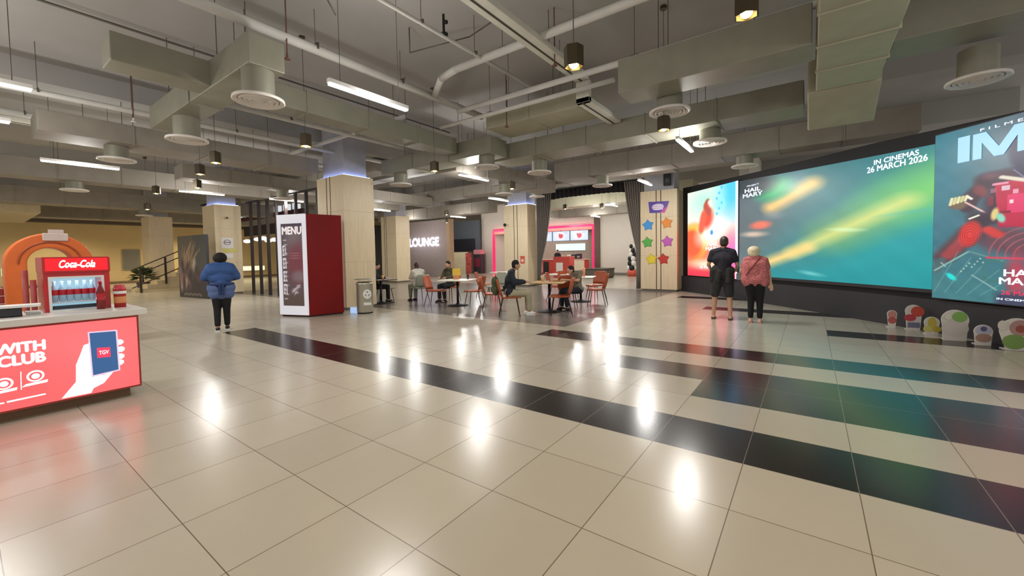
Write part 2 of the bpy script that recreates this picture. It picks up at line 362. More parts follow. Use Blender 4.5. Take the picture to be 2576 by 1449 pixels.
decal('pale_patch', ell(-4.46, 3.06, .22, .12), fstar, mat('sign_pale', (196, 176, 214), .4), t, .008)
for z in (3.12, 3.05, 2.98): decal('text_bar', [(-4.62, z - .02), (-4.28, z - .02), (-4.28, z + .02), (-4.62, z + .02)], fstar, mat('sign_text', (236, 226, 240), .4), t, .012)
# ------------------------------------------------------------ screens on the curved wall
def mainpic(x, z):
    u = (x + 1.64) / 3.36; v = (z - .73) / 2.55
    C = flat((88, 108, 112), u)
    C = mix(C, (16, 138, 142), np.clip(1.35 * u - .9 * v + .15, 0, 1)); C = mix(C, (40, 110, 116), np.clip((v - .55) * 1.6, 0, .8))
    C = mix(C, (92, 98, 104), np.clip((.35 - u) * 2.4, 0, .8) * np.clip(v * 1.6 - .1, 0, 1))
    C = mix(C, (18, 132, 138), np.clip((.16 - v) * 8, 0, 1) * .8)
    C = mix(C, (140, 170, 90), seg(u, v, (.62, .40), (1.04, .74), .11, .95) * .75)
    C = mix(C, (96, 200, 96), blob(u, v, 1.0, .72, .22, .15, .5, .8) * .55)
    C = mix(C, (206, 206, 120), seg(u, v, (.40, .25), (.90, .63), .045, .95) * .8)
    C = mix(C, (232, 196, 120), seg(u, v, (.20, .13), (.48, .29), .04, .9) * .95)
    C = mix(C, (226, 182, 110), seg(u, v, (.25, .69), (.50, .86), .052, .8))
    C = mix(C, (214, 108, 90), blob(u, v, .17, .52, .075, .04, .1, .4)); C = mix(C, (205, 180, 160), blob(u, v, .12, .43, .085, .025, 0, .6) * .9)
    C = mix(C, (130, 140, 140), blob(u, v, .27, .61, .06, .03, 0, .7) * .6)
    C = mix(C, (16, 160, 92), blob(u, v, .26, .86, .12, .09, .3, .5)); C = mix(C, (40, 52, 58), blob(u, v, .10, .93, .17, .11, 0, .35))
    C = mix(C, (190, 220, 170), blob(u, v, .67, .44, .07, .014, -.1, .6) * .7); C = mix(C, (120, 190, 190), blob(u, v, .50, .06, .06, .015, -.2, .7) * .7)
    C = mix(C, (60, 160, 160), blob(u, v, .93, .55, .1, .012, .15, .7) * .4)
    return C + nz(u, v, 6, 1)[..., None] * 3
LED = vmat('led_screen_picture', 1.15)
t = thing('led_screen', 'wide teal movie screen on the black wall with streaks of yellow light', 'screen')
def zt(x): return 3.44 - .0893 * (x + 1.64)
def mainmap(x, zz, d=0.):       # zz runs .73..3.28 and is stretched to the measured top edge
    return wmap(x, .725 + (zz - .73) / 2.55 * (zt(x) - .725), .03 + d)
gridpic('display', -1.64, 1.72, 300, .73, 3.28, 190, mainmap, mainpic, LED, t)
mb = MB(); strip(mb, np.linspace(-1.64, 1.72, 24), [(-.06, .66), (.025, .66), (.025, lambda x: zt(x) + .0), (-.06, lambda x: zt(x) + .0)]); mb.obj('housing', DGREY, t)
TXW = emat('screen_white_text', (225, 235, 245), 1.3)
dm = lambda x, z, d=0.: wmap(x, z, .034 + d)
words('title_lettering', 'HAIL\nMARY', -1.53, -1.01, 2.92, 3.16, dm, TXW, t, bold=.05)
words('small_lettering', 'PROJECT', -1.42, -1.10, 3.20, 3.25, dm, TXW, t, bold=.01)
words('date_lettering', '26 MARCH 2026', .92, 1.62, 2.90, 3.01, dm, TXW, t, bold=.05)
words('cinema_lettering', 'IN CINEMAS', 1.01, 1.53, 3.03, 3.12, dm, TXW, t, bold=.05)
# left poster light box
def p1pic(x, z):
    u = (x + 3.44) / 1.78; v = (z - .6) / 2.86
    C = flat((200, 190, 178), u); C = mix(C, (60, 160, 220), np.clip((u - .5) * 3, 0, 1) * np.clip((v - .5) * 3, 0, 1)); C = mix(C, (120, 210, 170), blob(u, v, .35, .86, .3, .16, 0, .8) * .7)
    C = mix(C, (232, 96, 70), np.clip((.62 - v) * 3, 0, 1) * .9); C = mix(C, (214, 90, 160), np.clip((u - .6) * 3.5, 0, 1) * np.clip((.55 - v) * 4, 0, 1))
    C = mix(C, (210, 40, 60), np.clip((.16 - v) * 8, 0, 1)); C = mix(C, (232, 74, 44), blob(u, v, .14, .40, .30, .2, 0, .3))
    C = mix(C, (250, 170, 50), np.clip(blob(u, v, .12, .40, .30, .205, 0, .2) - blob(u, v, .07, .38, .28, .18, 0, .2), 0, 1)); C = mix(C, (250, 238, 230), blob(u, v, .5, .50, .24, .11, .2, .7) * .9)
    C = mix(C, (190, 60, 44), blob(u, v, .42, .66, .13, .11, .5, .4)); C = mix(C, (205, 74, 54), seg(u, v, (.36, .70), (.30, .55), .055, .4))
    C = mix(C, (120, 76, 68), blob(u, v, .44, .84, .055, .045, 0, .3)); C = mix(C, (226, 196, 178), blob(u, v, .48, .82, .045, .045, 0, .3)); C = mix(C, (150, 60, 50), seg(u, v, (.40, .8), (.46, .74), .05, .4))
    C = mix(C, (120, 222, 240), blob(u, v, .68, .80, .08, .06, 0, .4) * .8)
    for q in range(7): C = mix(C, (70, 150, 220), blob(u, v, .62 + .045 * (q % 3), .70 + .055 * q, .02, .015, 0, .4))
    C = mix(C, (190, 225, 250), np.clip((np.abs(u - .98) < .02) * 1., 0, 1)); C = mix(C, (255, 220, 190), blob(u, v, .4, .14, .25, .045, 0, .8) * .7)
    C = mix(C, (50, 110, 170), blob(u, v, .52, .5, .03, .03, .6, .4))
    return C
t = thing('lightbox_poster', 'narrow glowing rainbow coloured movie poster at the left end of the screen wall', 'poster')
gridpic('picture', -3.44, -1.66, 130, .6, 3.46, 210, lambda x, z, d=0.: wmap(x, z, .05), p1pic, vmat('lightbox_picture', 1.75), t)
mb = MB(); strip(mb, np.linspace(-3.46, -1.645, 14), [(-.058, .58), (.045, .58), (.045, 3.475), (-.058, 3.475)]); mb.obj('housing', DGREY, t)
pm = lambda x, z, d=0.: wmap(x, z, .052 + d)
words('title_lettering', 'HAIL\nMARY', -2.72, -2.22, 1.45, 1.72, pm, TXW, t, bold=.05)
words('date_lettering', '26 MARCH', -2.95, -2.35, .86, .95, pm, TXW, t, bold=.01)
# right astronaut poster
def impic(x, z):
    C = flat((52, 104, 118), x); C = mix(C, (84, 98, 110), np.clip((x - 1.82) * 1.5, 0, 1) * np.clip((z - 1.2) * 1.5, 0, 1)); C = mix(C, (36, 118, 134), blob(x, z, 1.8, 2.9, .22, .8, 0, .9) * .7)
    C = mix(C, (60, 118, 122), np.clip((1.5 - z) * 1.6, 0, 1) * .7)
    B = lambda C, c, cx, cz, rx, rz, rot=0., s=.3, k=1.: mix(C, c, blob(x, z, cx, cz, rx, rz, rot, s) * k)
    S = lambda C, c, p, q, w, s=.35, k=1.: mix(C, c, seg(x, z, p, q, w, s) * k)
    dark = (62, 42, 56); mar = (112, 52, 58)
    C = S(C, dark, (2.50, 2.40), (2.17, 2.42), .10); C = S(C, dark, (2.20, 2.42), (2.05, 2.20), .075); C = S(C, dark, (2.35, 2.35), (2.30, 1.9), .16); C = B(C, mar, 2.12, 2.26, .05, .10, .3); C = B(C, (96, 60, 74), 2.20, 2.46, .06, .04, 0, .5)
    C = S(C, dark, (2.06, 2.16), (2.02, 2.02), .06); C = B(C, (54, 44, 56), 2.12, 1.74, .08, .26, .25, .4)
    m = ((np.abs(x - 2.39) < .145 + (z - 2.05) * .05) & (np.abs(z - 2.02) < .33)) * 1.; C = mix(C, (176, 28, 64), m); m = ((np.abs(x - 2.40) < .08) & (np.abs(z - 2.03) < .13)) * 1.; C = mix(C, (208, 50, 98), m)
    for cx, cz, w, h, c in ((2.31, 2.26, .03, .035, (206, 190, 200)), (2.22, 2.24, .022, .03, (150, 90, 110)), (2.38, 2.20, .02, .03, (220, 160, 180)), (2.35, 2.06, .014, .025, (236, 214, 206)), (2.30, 1.92, .05, .02, (120, 20, 46)), (2.20, 2.10, .022, .07, (120, 40, 60)), (2.27, 2.33, .06, .012, (214, 150, 166))):
        C = mix(C, c, ((np.abs(x - cx) < w) & (np.abs(z - cz) < h)) * .9)
    C = B(C, (32, 36, 66), 2.52, 2.68, .19, .36, .2, .12); C = S(C, (90, 110, 160), (2.40, 2.78), (2.47, 2.92), .008, .6, .8); C = S(C, (206, 200, 180), (2.28, 2.42), (2.5, 2.30), .024); C = S(C, (120, 130, 170), (2.36, 2.5), (2.44, 2.36), .006, .6, .8)
    C = B(C, (104, 84, 66), 1.94, 2.08, .075, .06, 0, .3)
    for q in range(5): C = S(C, (198, 192, 128) if q % 2 else (214, 206, 160), (1.87 + .032 * q, 2.10 + .012 * q), (1.885 + .032 * q, 2.20 + .004 * q), .014)
    C = S(C, (215, 178, 170), (2.0, 2.12), (2.19, 1.90), .010); C = B(C, (58, 42, 60), 2.19, 1.86, .05, .09, .4); C = B(C, (206, 186, 120), 2.235, 1.9, .028, .09, -.1); C = B(C, (130, 196, 170), 2.28, 1.84, .03, .07, .2); C = S(C, (225, 220, 205), (2.02, 2.2), (2.05, 2.16), .014)
    C = S(C, (226, 222, 200), (2.04, 1.86), (2.11, 1.90), .012); C = S(C, (206, 200, 160), (1.965, 1.36), (1.975, 1.48), .013)
    C = S(C, (84, 56, 64), (2.05, 1.66), (1.83, 1.28), .105); C = S(C, (146, 60, 66), (2.02, 1.58), (1.86, 1.30), .06)
    C = B(C, (206, 52, 50), 2.045, 1.63, .09, .19, -.1, .2)
    for q in (.3, .5, .7, .9): C = mix(C, (136, 26, 36), (np.abs(np.hypot((x - 2.045) / .09, (z - 1.61) / .19) - q) < .035) * .7)
    C = S(C, (96, 64, 76), (2.30, 1.52), (2.62, 1.40), .17)
    for q in (.14, .20, .26, .32): C = mix(C, (150, 84, 92), (np.abs(np.hypot((x - 2.52) * 1.0, (z - 1.30) * .8) - q) < .007) * ((x > 2.17) & (z > 1.25)) * .8)
    C = S(C, (190, 54, 54), (2.19, 1.68), (2.26, 1.60), .05); C = S(C, (70, 92, 98), (1.80, 1.22), (1.76, 1.06), .045); C = S(C, (150, 160, 160), (1.80, 1.18), (1.84, 1.12), .008)
    C = B(C, (20, 206, 200), 1.895, .96, .03, .065, .6, .3)
    for q in range(7): C = S(C, (118, 166, 156), (1.74 + .10 * q, .70), (1.95 + .11 * q, 1.36 - .09 * q), .005, .6, .45)
    for q in range(9): C = B(C, (190, 216, 196), 1.98 + .022 * q, 1.05 + .025 * (q % 4) + .018 * q, .007, .012, 0, .5, .8)
    C = S(C, (130, 176, 166), (1.74, 1.05), (2.04, 1.36), .010, .5, .9); C = S(C, (96, 134, 130), (2.04, 1.36), (2.30, 1.22), .009); C = S(C, (150, 176, 172), (2.07, 1.0), (2.26, .80), .008, .5, .8)
    C = mix(C, (60, 110, 92), (np.abs(np.hypot((x - 2.24) / .10, (z - 1.08) / .18) - .9) < .05) * .8); C = B(C, (190, 50, 70), 2.40, 1.0, .07, .30, 0, .5, .8); C = S(C, (206, 60, 84), (2.19, 1.27), (2.6, 1.245), .014, .6, .9)
    C = mix(C, (54, 58, 84), np.clip((.80 - z) * 12, 0, 1) * np.clip((x - 2.22) * 14, 0, 1))
    return C + nz(x, z, 5, 3)[..., None] * 4
t = thing('lightbox_poster', 'large teal movie poster of a red suited astronaut, cut by the right photo edge', 'poster')
gridpic('picture', 1.72, 3.0, 240, .60, 3.26, 360, lambda x, z, d=0.: wmap(x, z, .085), impic, vmat('astronaut_poster_picture', 1.05), t)
mb = MB(); strip(mb, np.linspace(1.715, 3.0, 14), [(-.058, .585), (.08, .585), (.08, 3.28), (-.058, 3.28)]); mb.obj('housing', DGREY, t)
im = lambda x, z, d=0.: wmap(x, z, .088 + d); PB = emat('poster_pale_blue', (150, 196, 230), 1.1)
decal('big_letter', [(1.93, 2.74), (2.03, 2.74), (2.03, 3.13), (1.93, 3.13)], im, PB, t)
decal('big_letter', [(2.055, 2.74), (2.125, 2.74), (2.125, 2.98), (2.22, 2.74), (2.29, 2.74), (2.385, 2.98), (2.385, 2.74), (2.46, 2.74), (2.46, 3.12), (2.36, 3.12), (2.255, 2.87), (2.155, 3.12), (2.055, 3.12)], im, PB, t)
words('big_lettering', 'AX', 2.49, 2.86, 2.74, 3.12, im, PB, t, bold=.05)
words('small_lettering', 'F I L M E D   F O R', 2.11, 2.80, 3.145, 3.185, im, TXW, t, bold=.01)
words('title_lettering', 'HAIL\nMARY', 2.285, 2.60, .89, 1.10, im, TXW, t, bold=.05)
words('date_lettering', '26 MARCH', 2.30, 2.62, .74, .80, im, emat('poster_red_text', (225, 60, 90), 1.), t, bold=.01)
words('credit_lettering', 'IN CINEMAS ONLY', 2.27, 2.66, .66, .69, im, TXW, t)
# wall light thrown by the screens comes from their own emission
# speaker
t = thing('speaker', 'black speaker hanging above the star sticker pillar', 'speaker', (-4.1, 15.05, 4.0), .25)
MB().box(-.13, .13, -.1, .1, -.22, .22).obj('cabinet', BLK, t, bevel=.02); MB().box(-.02, .02, -.02, .02, .2, 1.18).obj('hanging_pole', RODM, t); MB().tube((0, -.1, -.06), (0, -.112, -.06), .085, n=20).obj('grille', DGREY, t)
# ------------------------------------------------------------ tube lights
TUBEM = emat('tube_glow', (255, 250, 240), 7)
for (x, y, lb, k) in TUBES:
    t = thing('tube_light', lb, 'light', (x, y, TZ), group='ceiling tube lights')
    MB().box(-.035, .035, -.6, .6, -.03, .0).obj('diffuser', TUBEM, t, bevel=.01)
    MB().box(-.03, .03, -.61, .61, .0, .05).obj('housing', WHT, t)
    for s in (-.45, .45): MB().tube((0, s, .05), (0, s, CZ - TZ), .004, n=6).obj('suspension_wire', RODM, t)
# ------------------------------------------------------------ lantern pendants
LAMPH = mat('dark_bronze_lamp', (74, 64, 46), .35, .5); BULB = emat('lamp_bulb', (255, 228, 150), 22); LG = mat('lamp_inner_gold', (150, 128, 70), .3, .6)
def pendant_proto():
    t = thing('pendant_lamp', 'hexagonal bronze pendant lamp near the top centre of the photo, the largest', 'lamp', (-1.95, 3.80, 3.42), group='bronze pendant lamps')
    sh = MB(); r = .10; n = 6
    P = [(r * math.cos(PI / 3 * i + .3), r * math.sin(PI / 3 * i + .3)) for i in range(n)]
    vs = [(x, y, -.1) for x, y in P] + [(x, y, .1) for x, y in P] + [(x * .9, y * .9, -.1) for x, y in P] + [(x * .9, y * .9, .08) for x, y in P] + [(0, 0, .14)]
    fs = [(i, (i + 1) % n, n + (i + 1) % n, n + i) for i in range(n)] + [(2 * n + i, 3 * n + i, 3 * n + (i + 1) % n, 2 * n + (i + 1) % n) for i in range(n)] + [(i, 2 * n + i, 2 * n + (i + 1) % n, (i + 1) % n) for i in range(n)] + [(n + i, n + (i + 1) % n, 4 * n) for i in range(n)]
    sh.add(vs, fs); sh.obj('lamp_shade', LAMPH, t)
    MB().ball((0, 0, -.065), .05).obj('bulb', BULB, t, True)
    MB().tube((0, 0, .02), (0, 0, .08), .03, n=12).obj('socket', LG, t)
    MB().tube((0, 0, .13), (0, 0, CZ - 3.42), .005, n=6).obj('rod', RODM, t)
    MB().tube((0, 0, CZ - 3.47), (0, 0, CZ - 3.42), .05, n=16).obj('ceiling_cup', LAMPH, t)
    return t
pend = pendant_proto()
PL = [(-7.02, 3.68, 3.45, 'bronze pendant lamp above the tall red kiosk, left of the big tube light'),
      (-9.3, 3.1, 3.40, 'bronze pendant lamp high up at the left, over the person in blue'),
      (-10.9, 3.33, 3.42, 'bronze pendant lamp above the no smoking pillar at the left'),
      (-6.9, 6.55, 3.45, 'bronze pendant lamp just right of the big pillar top'),
      (-1.85, 6.6, 3.42, 'bronze pendant lamp below the round air outlet, left of the screen wall'),
      (-14.9, 3.5, 3.42, 'small far pendant lamp over the staircase side, nearer the camera'),
      (-6.95, 9.6, 3.42, 'far pendant lamp right of the centre tube light'),
      (-19.5, 4.3, 3.40, 'smallest far pendant lamp at the left above the stair handrail'),
      (-.46, 4.12, 3.55, 'glowing lamp cut off by the top edge of the photo at the right'),
      (-9.2, 16.9, 3.6, 'small lamp seen at the upper left of the curtained opening'),
      (-7.6, 17.4, 3.55, 'small lamp seen in the middle of the curtained opening'),
      (-14.2, 14.2, 3.5, 'small lamp between the big pillar and the curtain pillar'),
      (-17.5, 17.5, 3.5, 'small lamp above the dark entrance beside the glowing lettering'),
      (-13.0, 3.9, 3.42, 'far pendant lamp left of the no smoking pillar, in front of the dark ducts')]
for x, y, z, lb in PL: dup(pend, (x, y, z), .3, lb)
for x, y, z in [(-1.95, 3.8, 3.42)] + [p[:3] for p in PL]:
    lamp('SPOT', (x, y, z - .08), 60, WARM, .04, spot=1.9, blend=.8)
for x, y in ((-.3, 1.6), (1.3, 3.2), (-2.6, 1.5), (2.6, 5.6)): lamp('SPOT', (x, y, 3.4), 42, WARM, .04, spot=2.0, blend=.8)      # pendants of the same row outside the frame
# ------------------------------------------------------------ air ducts
def duct(label, x0, x1, y0, y1, z0, z1, axis, m=DUCT, seams=1.2, rods=True):
    t = thing('air_duct', label, 'duct', ((x0 + x1) / 2, (y0 + y1) / 2, z0), group='air ducts under the ceiling'); cx, cy = (x0 + x1) / 2, (y0 + y1) / 2
    MB().box(x0 - cx, x1 - cx, y0 - cy, y1 - cy, 0, z1 - z0).obj('duct_body', m, t, bevel=.012)
    L = (x1 - x0) if axis == 'x' else (y1 - y0); n = max(1, int(L / seams))
    for i in range(1, n):
        s = -L / 2 + L * i / n; mb = MB()
        if axis == 'x': mb.box(s - .012, s + .012, y0 - cy - .015, y1 - cy + .015, -.015, z1 - z0 + .015)
        else: mb.box(x0 - cx - .015, x1 - cx + .015, s - .012, s + .012, -.015, z1 - z0 + .015)
        mb.obj('flange', m, t)
    if rods:
        k = max(2, int(L / 2.4))
        for i in range(k):
            s = -L / 2 + L * (i + .5) / k
            for e in (-1, 1):
                mb = MB()
                if axis == 'x': mb.tube((s, e * ((y1 - y0) / 2 - .03), z1 - z0), (s, e * ((y1 - y0) / 2 - .03), CZ - z0), .006, n=6)
                else: mb.tube((e * ((x1 - x0) / 2 - .03), s, z1 - z0), (e * ((x1 - x0) / 2 - .03), s, CZ - z0), .006, n=6)
                mb.obj('hanger_rod', RODM, t)
    return t
duct('square duct running away at upper left, its blunt end facing left', -7.35, -6.9, 1.25, 7.3, 3.9, 4.25, 'y')
duct('short cross duct with its dark end face at upper left, carrying two round outlets', -9.9, -5.65, 2.28, 2.72, 3.88, 4.27, 'x', seams=2.)
duct('long wide duct crossing the middle of the photo in front of the curtains', -6.6, -.1, 8.3, 9.1, 3.8, 4.2, 'x')
duct('big grey duct at upper right with a blunt left end', -2.33, .0, 5.95, 6.5, 3.80, 4.28, 'x')
duct('broad duct crossing above the movie screen, seen from below', .05, .76, 3.6, 7.75, 3.80, 4.3, 'y', mat('pale_duct', (172, 168, 145), .5, .15), seams=.8)
duct('duct stretching to the upper right corner of the photo', .85, 4.2, 7.3, 8.0, 4.1, 4.6, 'x')
duct('left wall side duct below the ceiling beam, blunt end at the left', -11.9, -11.0, 1.0, 6.1, 3.78, 4.15, 'y', DUCT2)
duct('low duct behind the tube light at the left', -17.6, -16.8, -2, 13.5, 3.75, 4.25, 'y', DUCT2)
duct('wide far duct at the left above the staircase', -24.6, -23.6, -1, 14, 3.7, 4.3, 'y', DUCT2)
duct('farthest left duct before the yellow wall', -32.6, -31.4, -1, 16, 3.75, 4.4, 'y', DUCT2)
duct('cross duct with its end square above the orange arch', -31.3, -24.7, 1.2, 2.2, 3.4, 4.2, 'x', mat('cream_duct', (188, 172, 138), .6), seams=9, rods=False)
duct('duct behind the big pillar running to the left', -23.0, -11.9, 8.6, 9.3, 4.35, 4.75, 'x', DUCT2)
duct('duct meeting the big pillar at its right side', -10.05, -6.0, 7.45, 8.1, 3.8, 4.2, 'x')
duct('duct running away right of the big pillar', -8.6, -7.8, 8.2, 13.6, 3.75, 4.2, 'y', DUCT2)
duct('second cross duct behind the long wide one', -6.7, 1.8, 11.6, 12.3, 3.8, 4.35, 'x', DUCT2)
duct('third cross duct, just before the curtain valance', -16.5, -3.6, 13.7, 14.4, 4.08, 4.55, 'x', DUCT2)
duct('far duct above the entrance by the glowing lettering', -24.0, -14.2, 17.4, 18.2, 3.8, 4.4, 'x', DUCT2)
duct('duct seen through the curtained opening, nearer', -14.0, -4.0, 18.6, 19.6, 3.8, 4.5, 'x', mat('pale_duct', (172, 168, 145), .5, .15))
duct('duct seen through the curtained opening, farther', -14.0, -4.0, 22.6, 23.4, 3.7, 4.3, 'x', DUCT2)
duct('slender duct between the tube lights at centre left', -15.2, -14.5, 4, 13.6, 3.8, 4.2, 'y', DUCT2)
duct('raised duct above the big tube light row at the centre', -5.9, -3.6, 7.2, 8.1, 4.25, 4.6, 'x', mat('pale_duct', (172, 168, 145), .5, .15), seams=.8)
_A = bpy.data.objects['air_duct']; _B = bpy.data.objects['air_duct.001']       # the two cross into one another: one piece of ductwork
for c_ in list(_B.children): c_.parent = _A; c_.location = Vector(_B.location) - Vector(_A.location)
bpy.data.objects.remove(_B); _A['label'] = 'cross shaped square ductwork at upper left with blunt ends, carrying two round outlets'
# sloping transition on the broad duct
t = thing('air_duct', 'dropping elbow of duct beside the broad duct, lit orange underneath', 'duct', (.3, 8.1, 3.35), group='air ducts under the ceiling')
mb = MB(); mb.add([(-.35, -.3, .45), (.5, -.3, .45), (.5, .6, .1), (-.35, .6, .1), (-.35, -.3, .95), (.5, -.3, .95), (.5, .6, .7), (-.35, .6, .7)], [(0, 3, 2, 1), (4, 5, 6, 7), (0, 1, 5, 4), (1, 2, 6, 5), (2, 3, 7, 6), (3, 0, 4, 7)])
mb.obj('duct_body', mat('pale_duct', (172, 168, 145), .5, .15), t, bevel=.02)
MB().tube((0, .1, .85), (0, .1, 1.7), .006, n=6).obj('hanger_rod', RODM, t)
# ------------------------------------------------------------ round air outlets
def outlet_proto():
    t = thing('round_air_outlet', 'round white air outlet under the dark duct end at upper left, the nearest', 'air outlet', (-5.86, 2.47, 3.5), group='round ceiling air outlets')
    MB().lathe((0, 0, 0), [(.19, .06), (.30, .03), (.305, 0), (.29, -.01), (.24, .012)], 40).obj('flange', mat('outlet_white', (222, 216, 208), .5), t, True)
    MB().tube((0, 0, .05), (0, 0, .40), .19, n=32, cap=False).obj('neck', DUCT, t, True)
    mb = MB()
    for r in (.23, .175, .12, .065): mb.lathe((0, 0, 0), [(r, .012), (r - .012, -.012), (r - .03, .004), (r - .035, .02)], 36)
    mb.tube((0, 0, .02), (0, 0, .025), .24, n=32); mb.obj('rings', mat('outlet_white', (222, 216, 208), .5), t, True)
    return t
ou = outlet_proto()
OUT = [(-8.72, 2.50, 3.5, 'second round air outlet on the cross duct at upper left, under its far end'),
       (-1.80, 6.74, 3.62, 'round air outlet under the grey duct left of the movie screen'),
       (-1.60, 8.85, 3.55, 'round air outlet right of the short bright tube light'),
       (-6.35, 7.75, 3.55, 'round air outlet under the duct right of the big pillar'),
       (-11.5, 2.1, 3.5, 'round air outlet above the long tube light at the left'),
       (1.75, 8.0, 3.60, 'blue lit round air outlet at the far right above the astronaut poster'),
       (-5.6, 8.95, 3.5, 'small round air outlet just left of centre under the long wide duct'),
       (-5.2, 11.95, 3.5, 'small round air outlet before the curtain valance'),
       (-17.2, 2.2, 3.5, 'flat round air outlet at the left below the long tube light'),
       (-1.35, 11.9, 3.55, 'small round air outlet close above the screen wall'),
       (-14.85, 6.9, 3.5, 'round air outlet left of the big pillar top'),
       (-9.6, 7.78, 3.5, 'round air outlet right against the big pillar'),
       (-8.9, 14.0, 3.73, 'small round air outlet above the curtain pillar'),
       (-24.1, 5.2, 3.45, 'far round air outlet above the yellow lit pillar'),
       (-8.2, 10.9, 3.42, 'round air outlet between the centre tube light and the far lamps')]
for x, y, z, lb in OUT: dup(ou, (x, y, z), 0, lb)
# ------------------------------------------------------------ pipes, trays
def pipe(label, pts, r, m=PIPE, rods=(), nm='ceiling_pipe', cat='pipe'):
    o = pts[0]; t = thing(nm, label, cat, o, group='pipes under the ceiling'); loc = lambda p: (p[0] - o[0], p[1] - o[1], p[2] - o[2])
    mb = MB().path([loc(p) for p in pts], r, 14 if r > .03 else 8); mb.obj('pipe_run', m, t, True)
    if rods:
        for p in rods:
            MB().tube(loc(p), loc((p[0], p[1], CZ)), .005, n=6).obj('hanger_rod', RODM, t)
            q = loc(p); MB().box(q[0] - r - .02, q[0] + r + .02, q[1] - .012, q[1] + .012, q[2] - .01, q[2] + r + .01).obj('clamp', RODM, t)
    return t
pipe('thick white pipe running from the top left edge to the centre', [(-6.1, -3, 4.6), (-6.1, 7.3, 4.6)], .07, rods=[(-6.1, 1.5, 4.6), (-6.1, 3.4, 4.6), (-6.1, 5., 4.6)])
pipe('bent white pipe joining the thick pipe at the centre', [(-6.0, 5.75, 4.6), (-5.35, 5.3, 4.6), (-4.9, 5.2, 4.6), (2.5, 5.2, 4.6)], .06, rods=[(-3.9, 5.2, 4.6), (-1.6, 5.2, 4.6), (.4, 5.2, 4.6)])
pipe('thin white pipe with a black valve near the top centre', [(-4.3, 0, 4.6), (-4.3, 6.6, 4.6)], .028, rods=[(-4.3, 3.9, 4.6), (-4.3, 5., 4.6)])
pipe('straight white pipe from centre to the upper right', [(-5.9, 6.3, 4.4), (3.0, 6.3, 4.4)], .05, rods=[(-4.6, 6.3, 4.4), (-2.2, 6.3, 4.4), (.2, 6.3, 4.4)])
pipe('lower straight white pipe beneath the upper right pipe', [(-6.6, 6.48, 4.25), (-2.6, 6.48, 4.25)], .04, rods=[(-5.2, 6.48, 4.25), (-3.6, 6.48, 4.25)])
pipe('thin conduit bent upwards at upper left', [(-5.2, 2.6, 4.9), (-5.2, 2.9, 5.1), (-5.2, 3.2, 4.7)], .01, RODM)
pipe('thin conduit dropping from the ceiling near the centre', [(-5.3, 4.55, 5.15), (-5.3, 4.55, 4.75), (-4.4, 5.0, 4.9), (-3.8, 5.0, 5.0)], .01, RODM)
pipe('dark joint line pipe at the upper left corner', [(-8.78, -2, 5.12), (-8.78, 9, 5.12)], .02, RODM)
pipe('pale twin pipe at the left edge, upper one', [(-10.7, -2, 4.35), (-10.7, 9, 4.35)], .05, rods=[(-10.7, 1, 4.35), (-10.7, 4, 4.35)])
pipe('pale twin pipe at the left edge, lower one', [(-12.75, -2, 4.4), (-12.75, 8.5, 4.4)], .06, rods=[(-12.75, 1, 4.4), (-12.75, 4, 4.4)])
pipe('pale pipe across the top of the big pillar', [(-13.2, 6.0, 4.5), (-7.2, 6.0, 4.5)], .05, rods=[(-11.5, 6.0, 4.5), (-8.5, 6., 4.5)])
pipe('pale pipe beside the big pillar running away', [(-9.2, 3.2, 4.45), (-9.2, 13.4, 4.45)], .05, rods=[(-9.2, 4.5, 4.45), (-9.2, 8.5, 4.45)])
pipe('faint diagonal conduit at the top right of centre', [(-2.0, 3.7, 5.0), (-1.6, 4.7, 5.0), (-1.6, 4.7, 4.65)], .014, RODM)
pipe('faint pale conduit near the glowing lamp at the top', [(-1.1, 3.4, 4.95), (-1.1, 4.9, 4.95), (-1.9, 5.0, 4.7)], .016, PIPE)
pipe('pale pipe crossing above the speaker', [(-6.0, 13.1, 4.3), (.4, 13.1, 4.3)], .05, rods=[(-4, 13.1, 4.3), (-1.5, 13.1, 4.3)])
pipe('pale pipe crossing over the screen wall at the right', [(.2, 8.9, 4.55), (5, 8.9, 4.55)], .05, rods=[(2, 8.9, 4.55)])
def tray(label, pts, wd=.13, ht=.09):
    o = pts[0]; t = thing('cable_tray', label, 'cable tray', o); a = MB()
    for p, q in zip(pts[:-1], pts[1:]):
        lo = [min(p[i], q[i]) - o[i] for i in range(3)]; hi = [max(p[i], q[i]) - o[i] for i in range(3)]
        if abs(p[1] - q[1]) > .01: a.box(lo[0] - wd, hi[0] + wd, lo[1], hi[1], lo[2], hi[2] + ht)
        else: a.box(lo[0] - wd, hi[0] + wd, lo[1], hi[1] + ht, lo[2], hi[2])
    a.obj('tray_body', mat('tray_white', (206, 204, 192), .5), t, bevel=.008)
    b = MB()
    for p, q in zip(pts[:-1], pts[1:]):
        if abs(p[1] - q[1]) > .01: b.box(-.03, .0, min(p[1], q[1]) - o[1], max(p[1], q[1]) - o[1], p[2] - o[2] - .006, p[2] - o[2] + .01)
    b.obj('groove', mat('tray_gap', (60, 56, 46), .7), t)
    for y in np.arange(pts[0][1] + .8, pts[1][1], 1.6): MB().tube((0, y - o[1], ht), (0, y - o[1], CZ - o[2]), .006, n=6).obj('hanger_rod', RODM, t)
    return t
tray('wide double cable tray running down the middle of the ceiling, stepping lower', [(-3.3, 0, 4.5), (-3.3, 6.75, 4.5), (-3.3, 6.75, 4.12), (-3.3, 8.25, 4.12)])
tray('cable tray at the far left below the beam', [(-14.0, -2, 4.5), (-14.0, 8.4, 4.5)])
t = thing('valve', 'black sprinkler valve on the thin pipe near the top centre', 'valve', (-4.3, 4.33, 4.63))
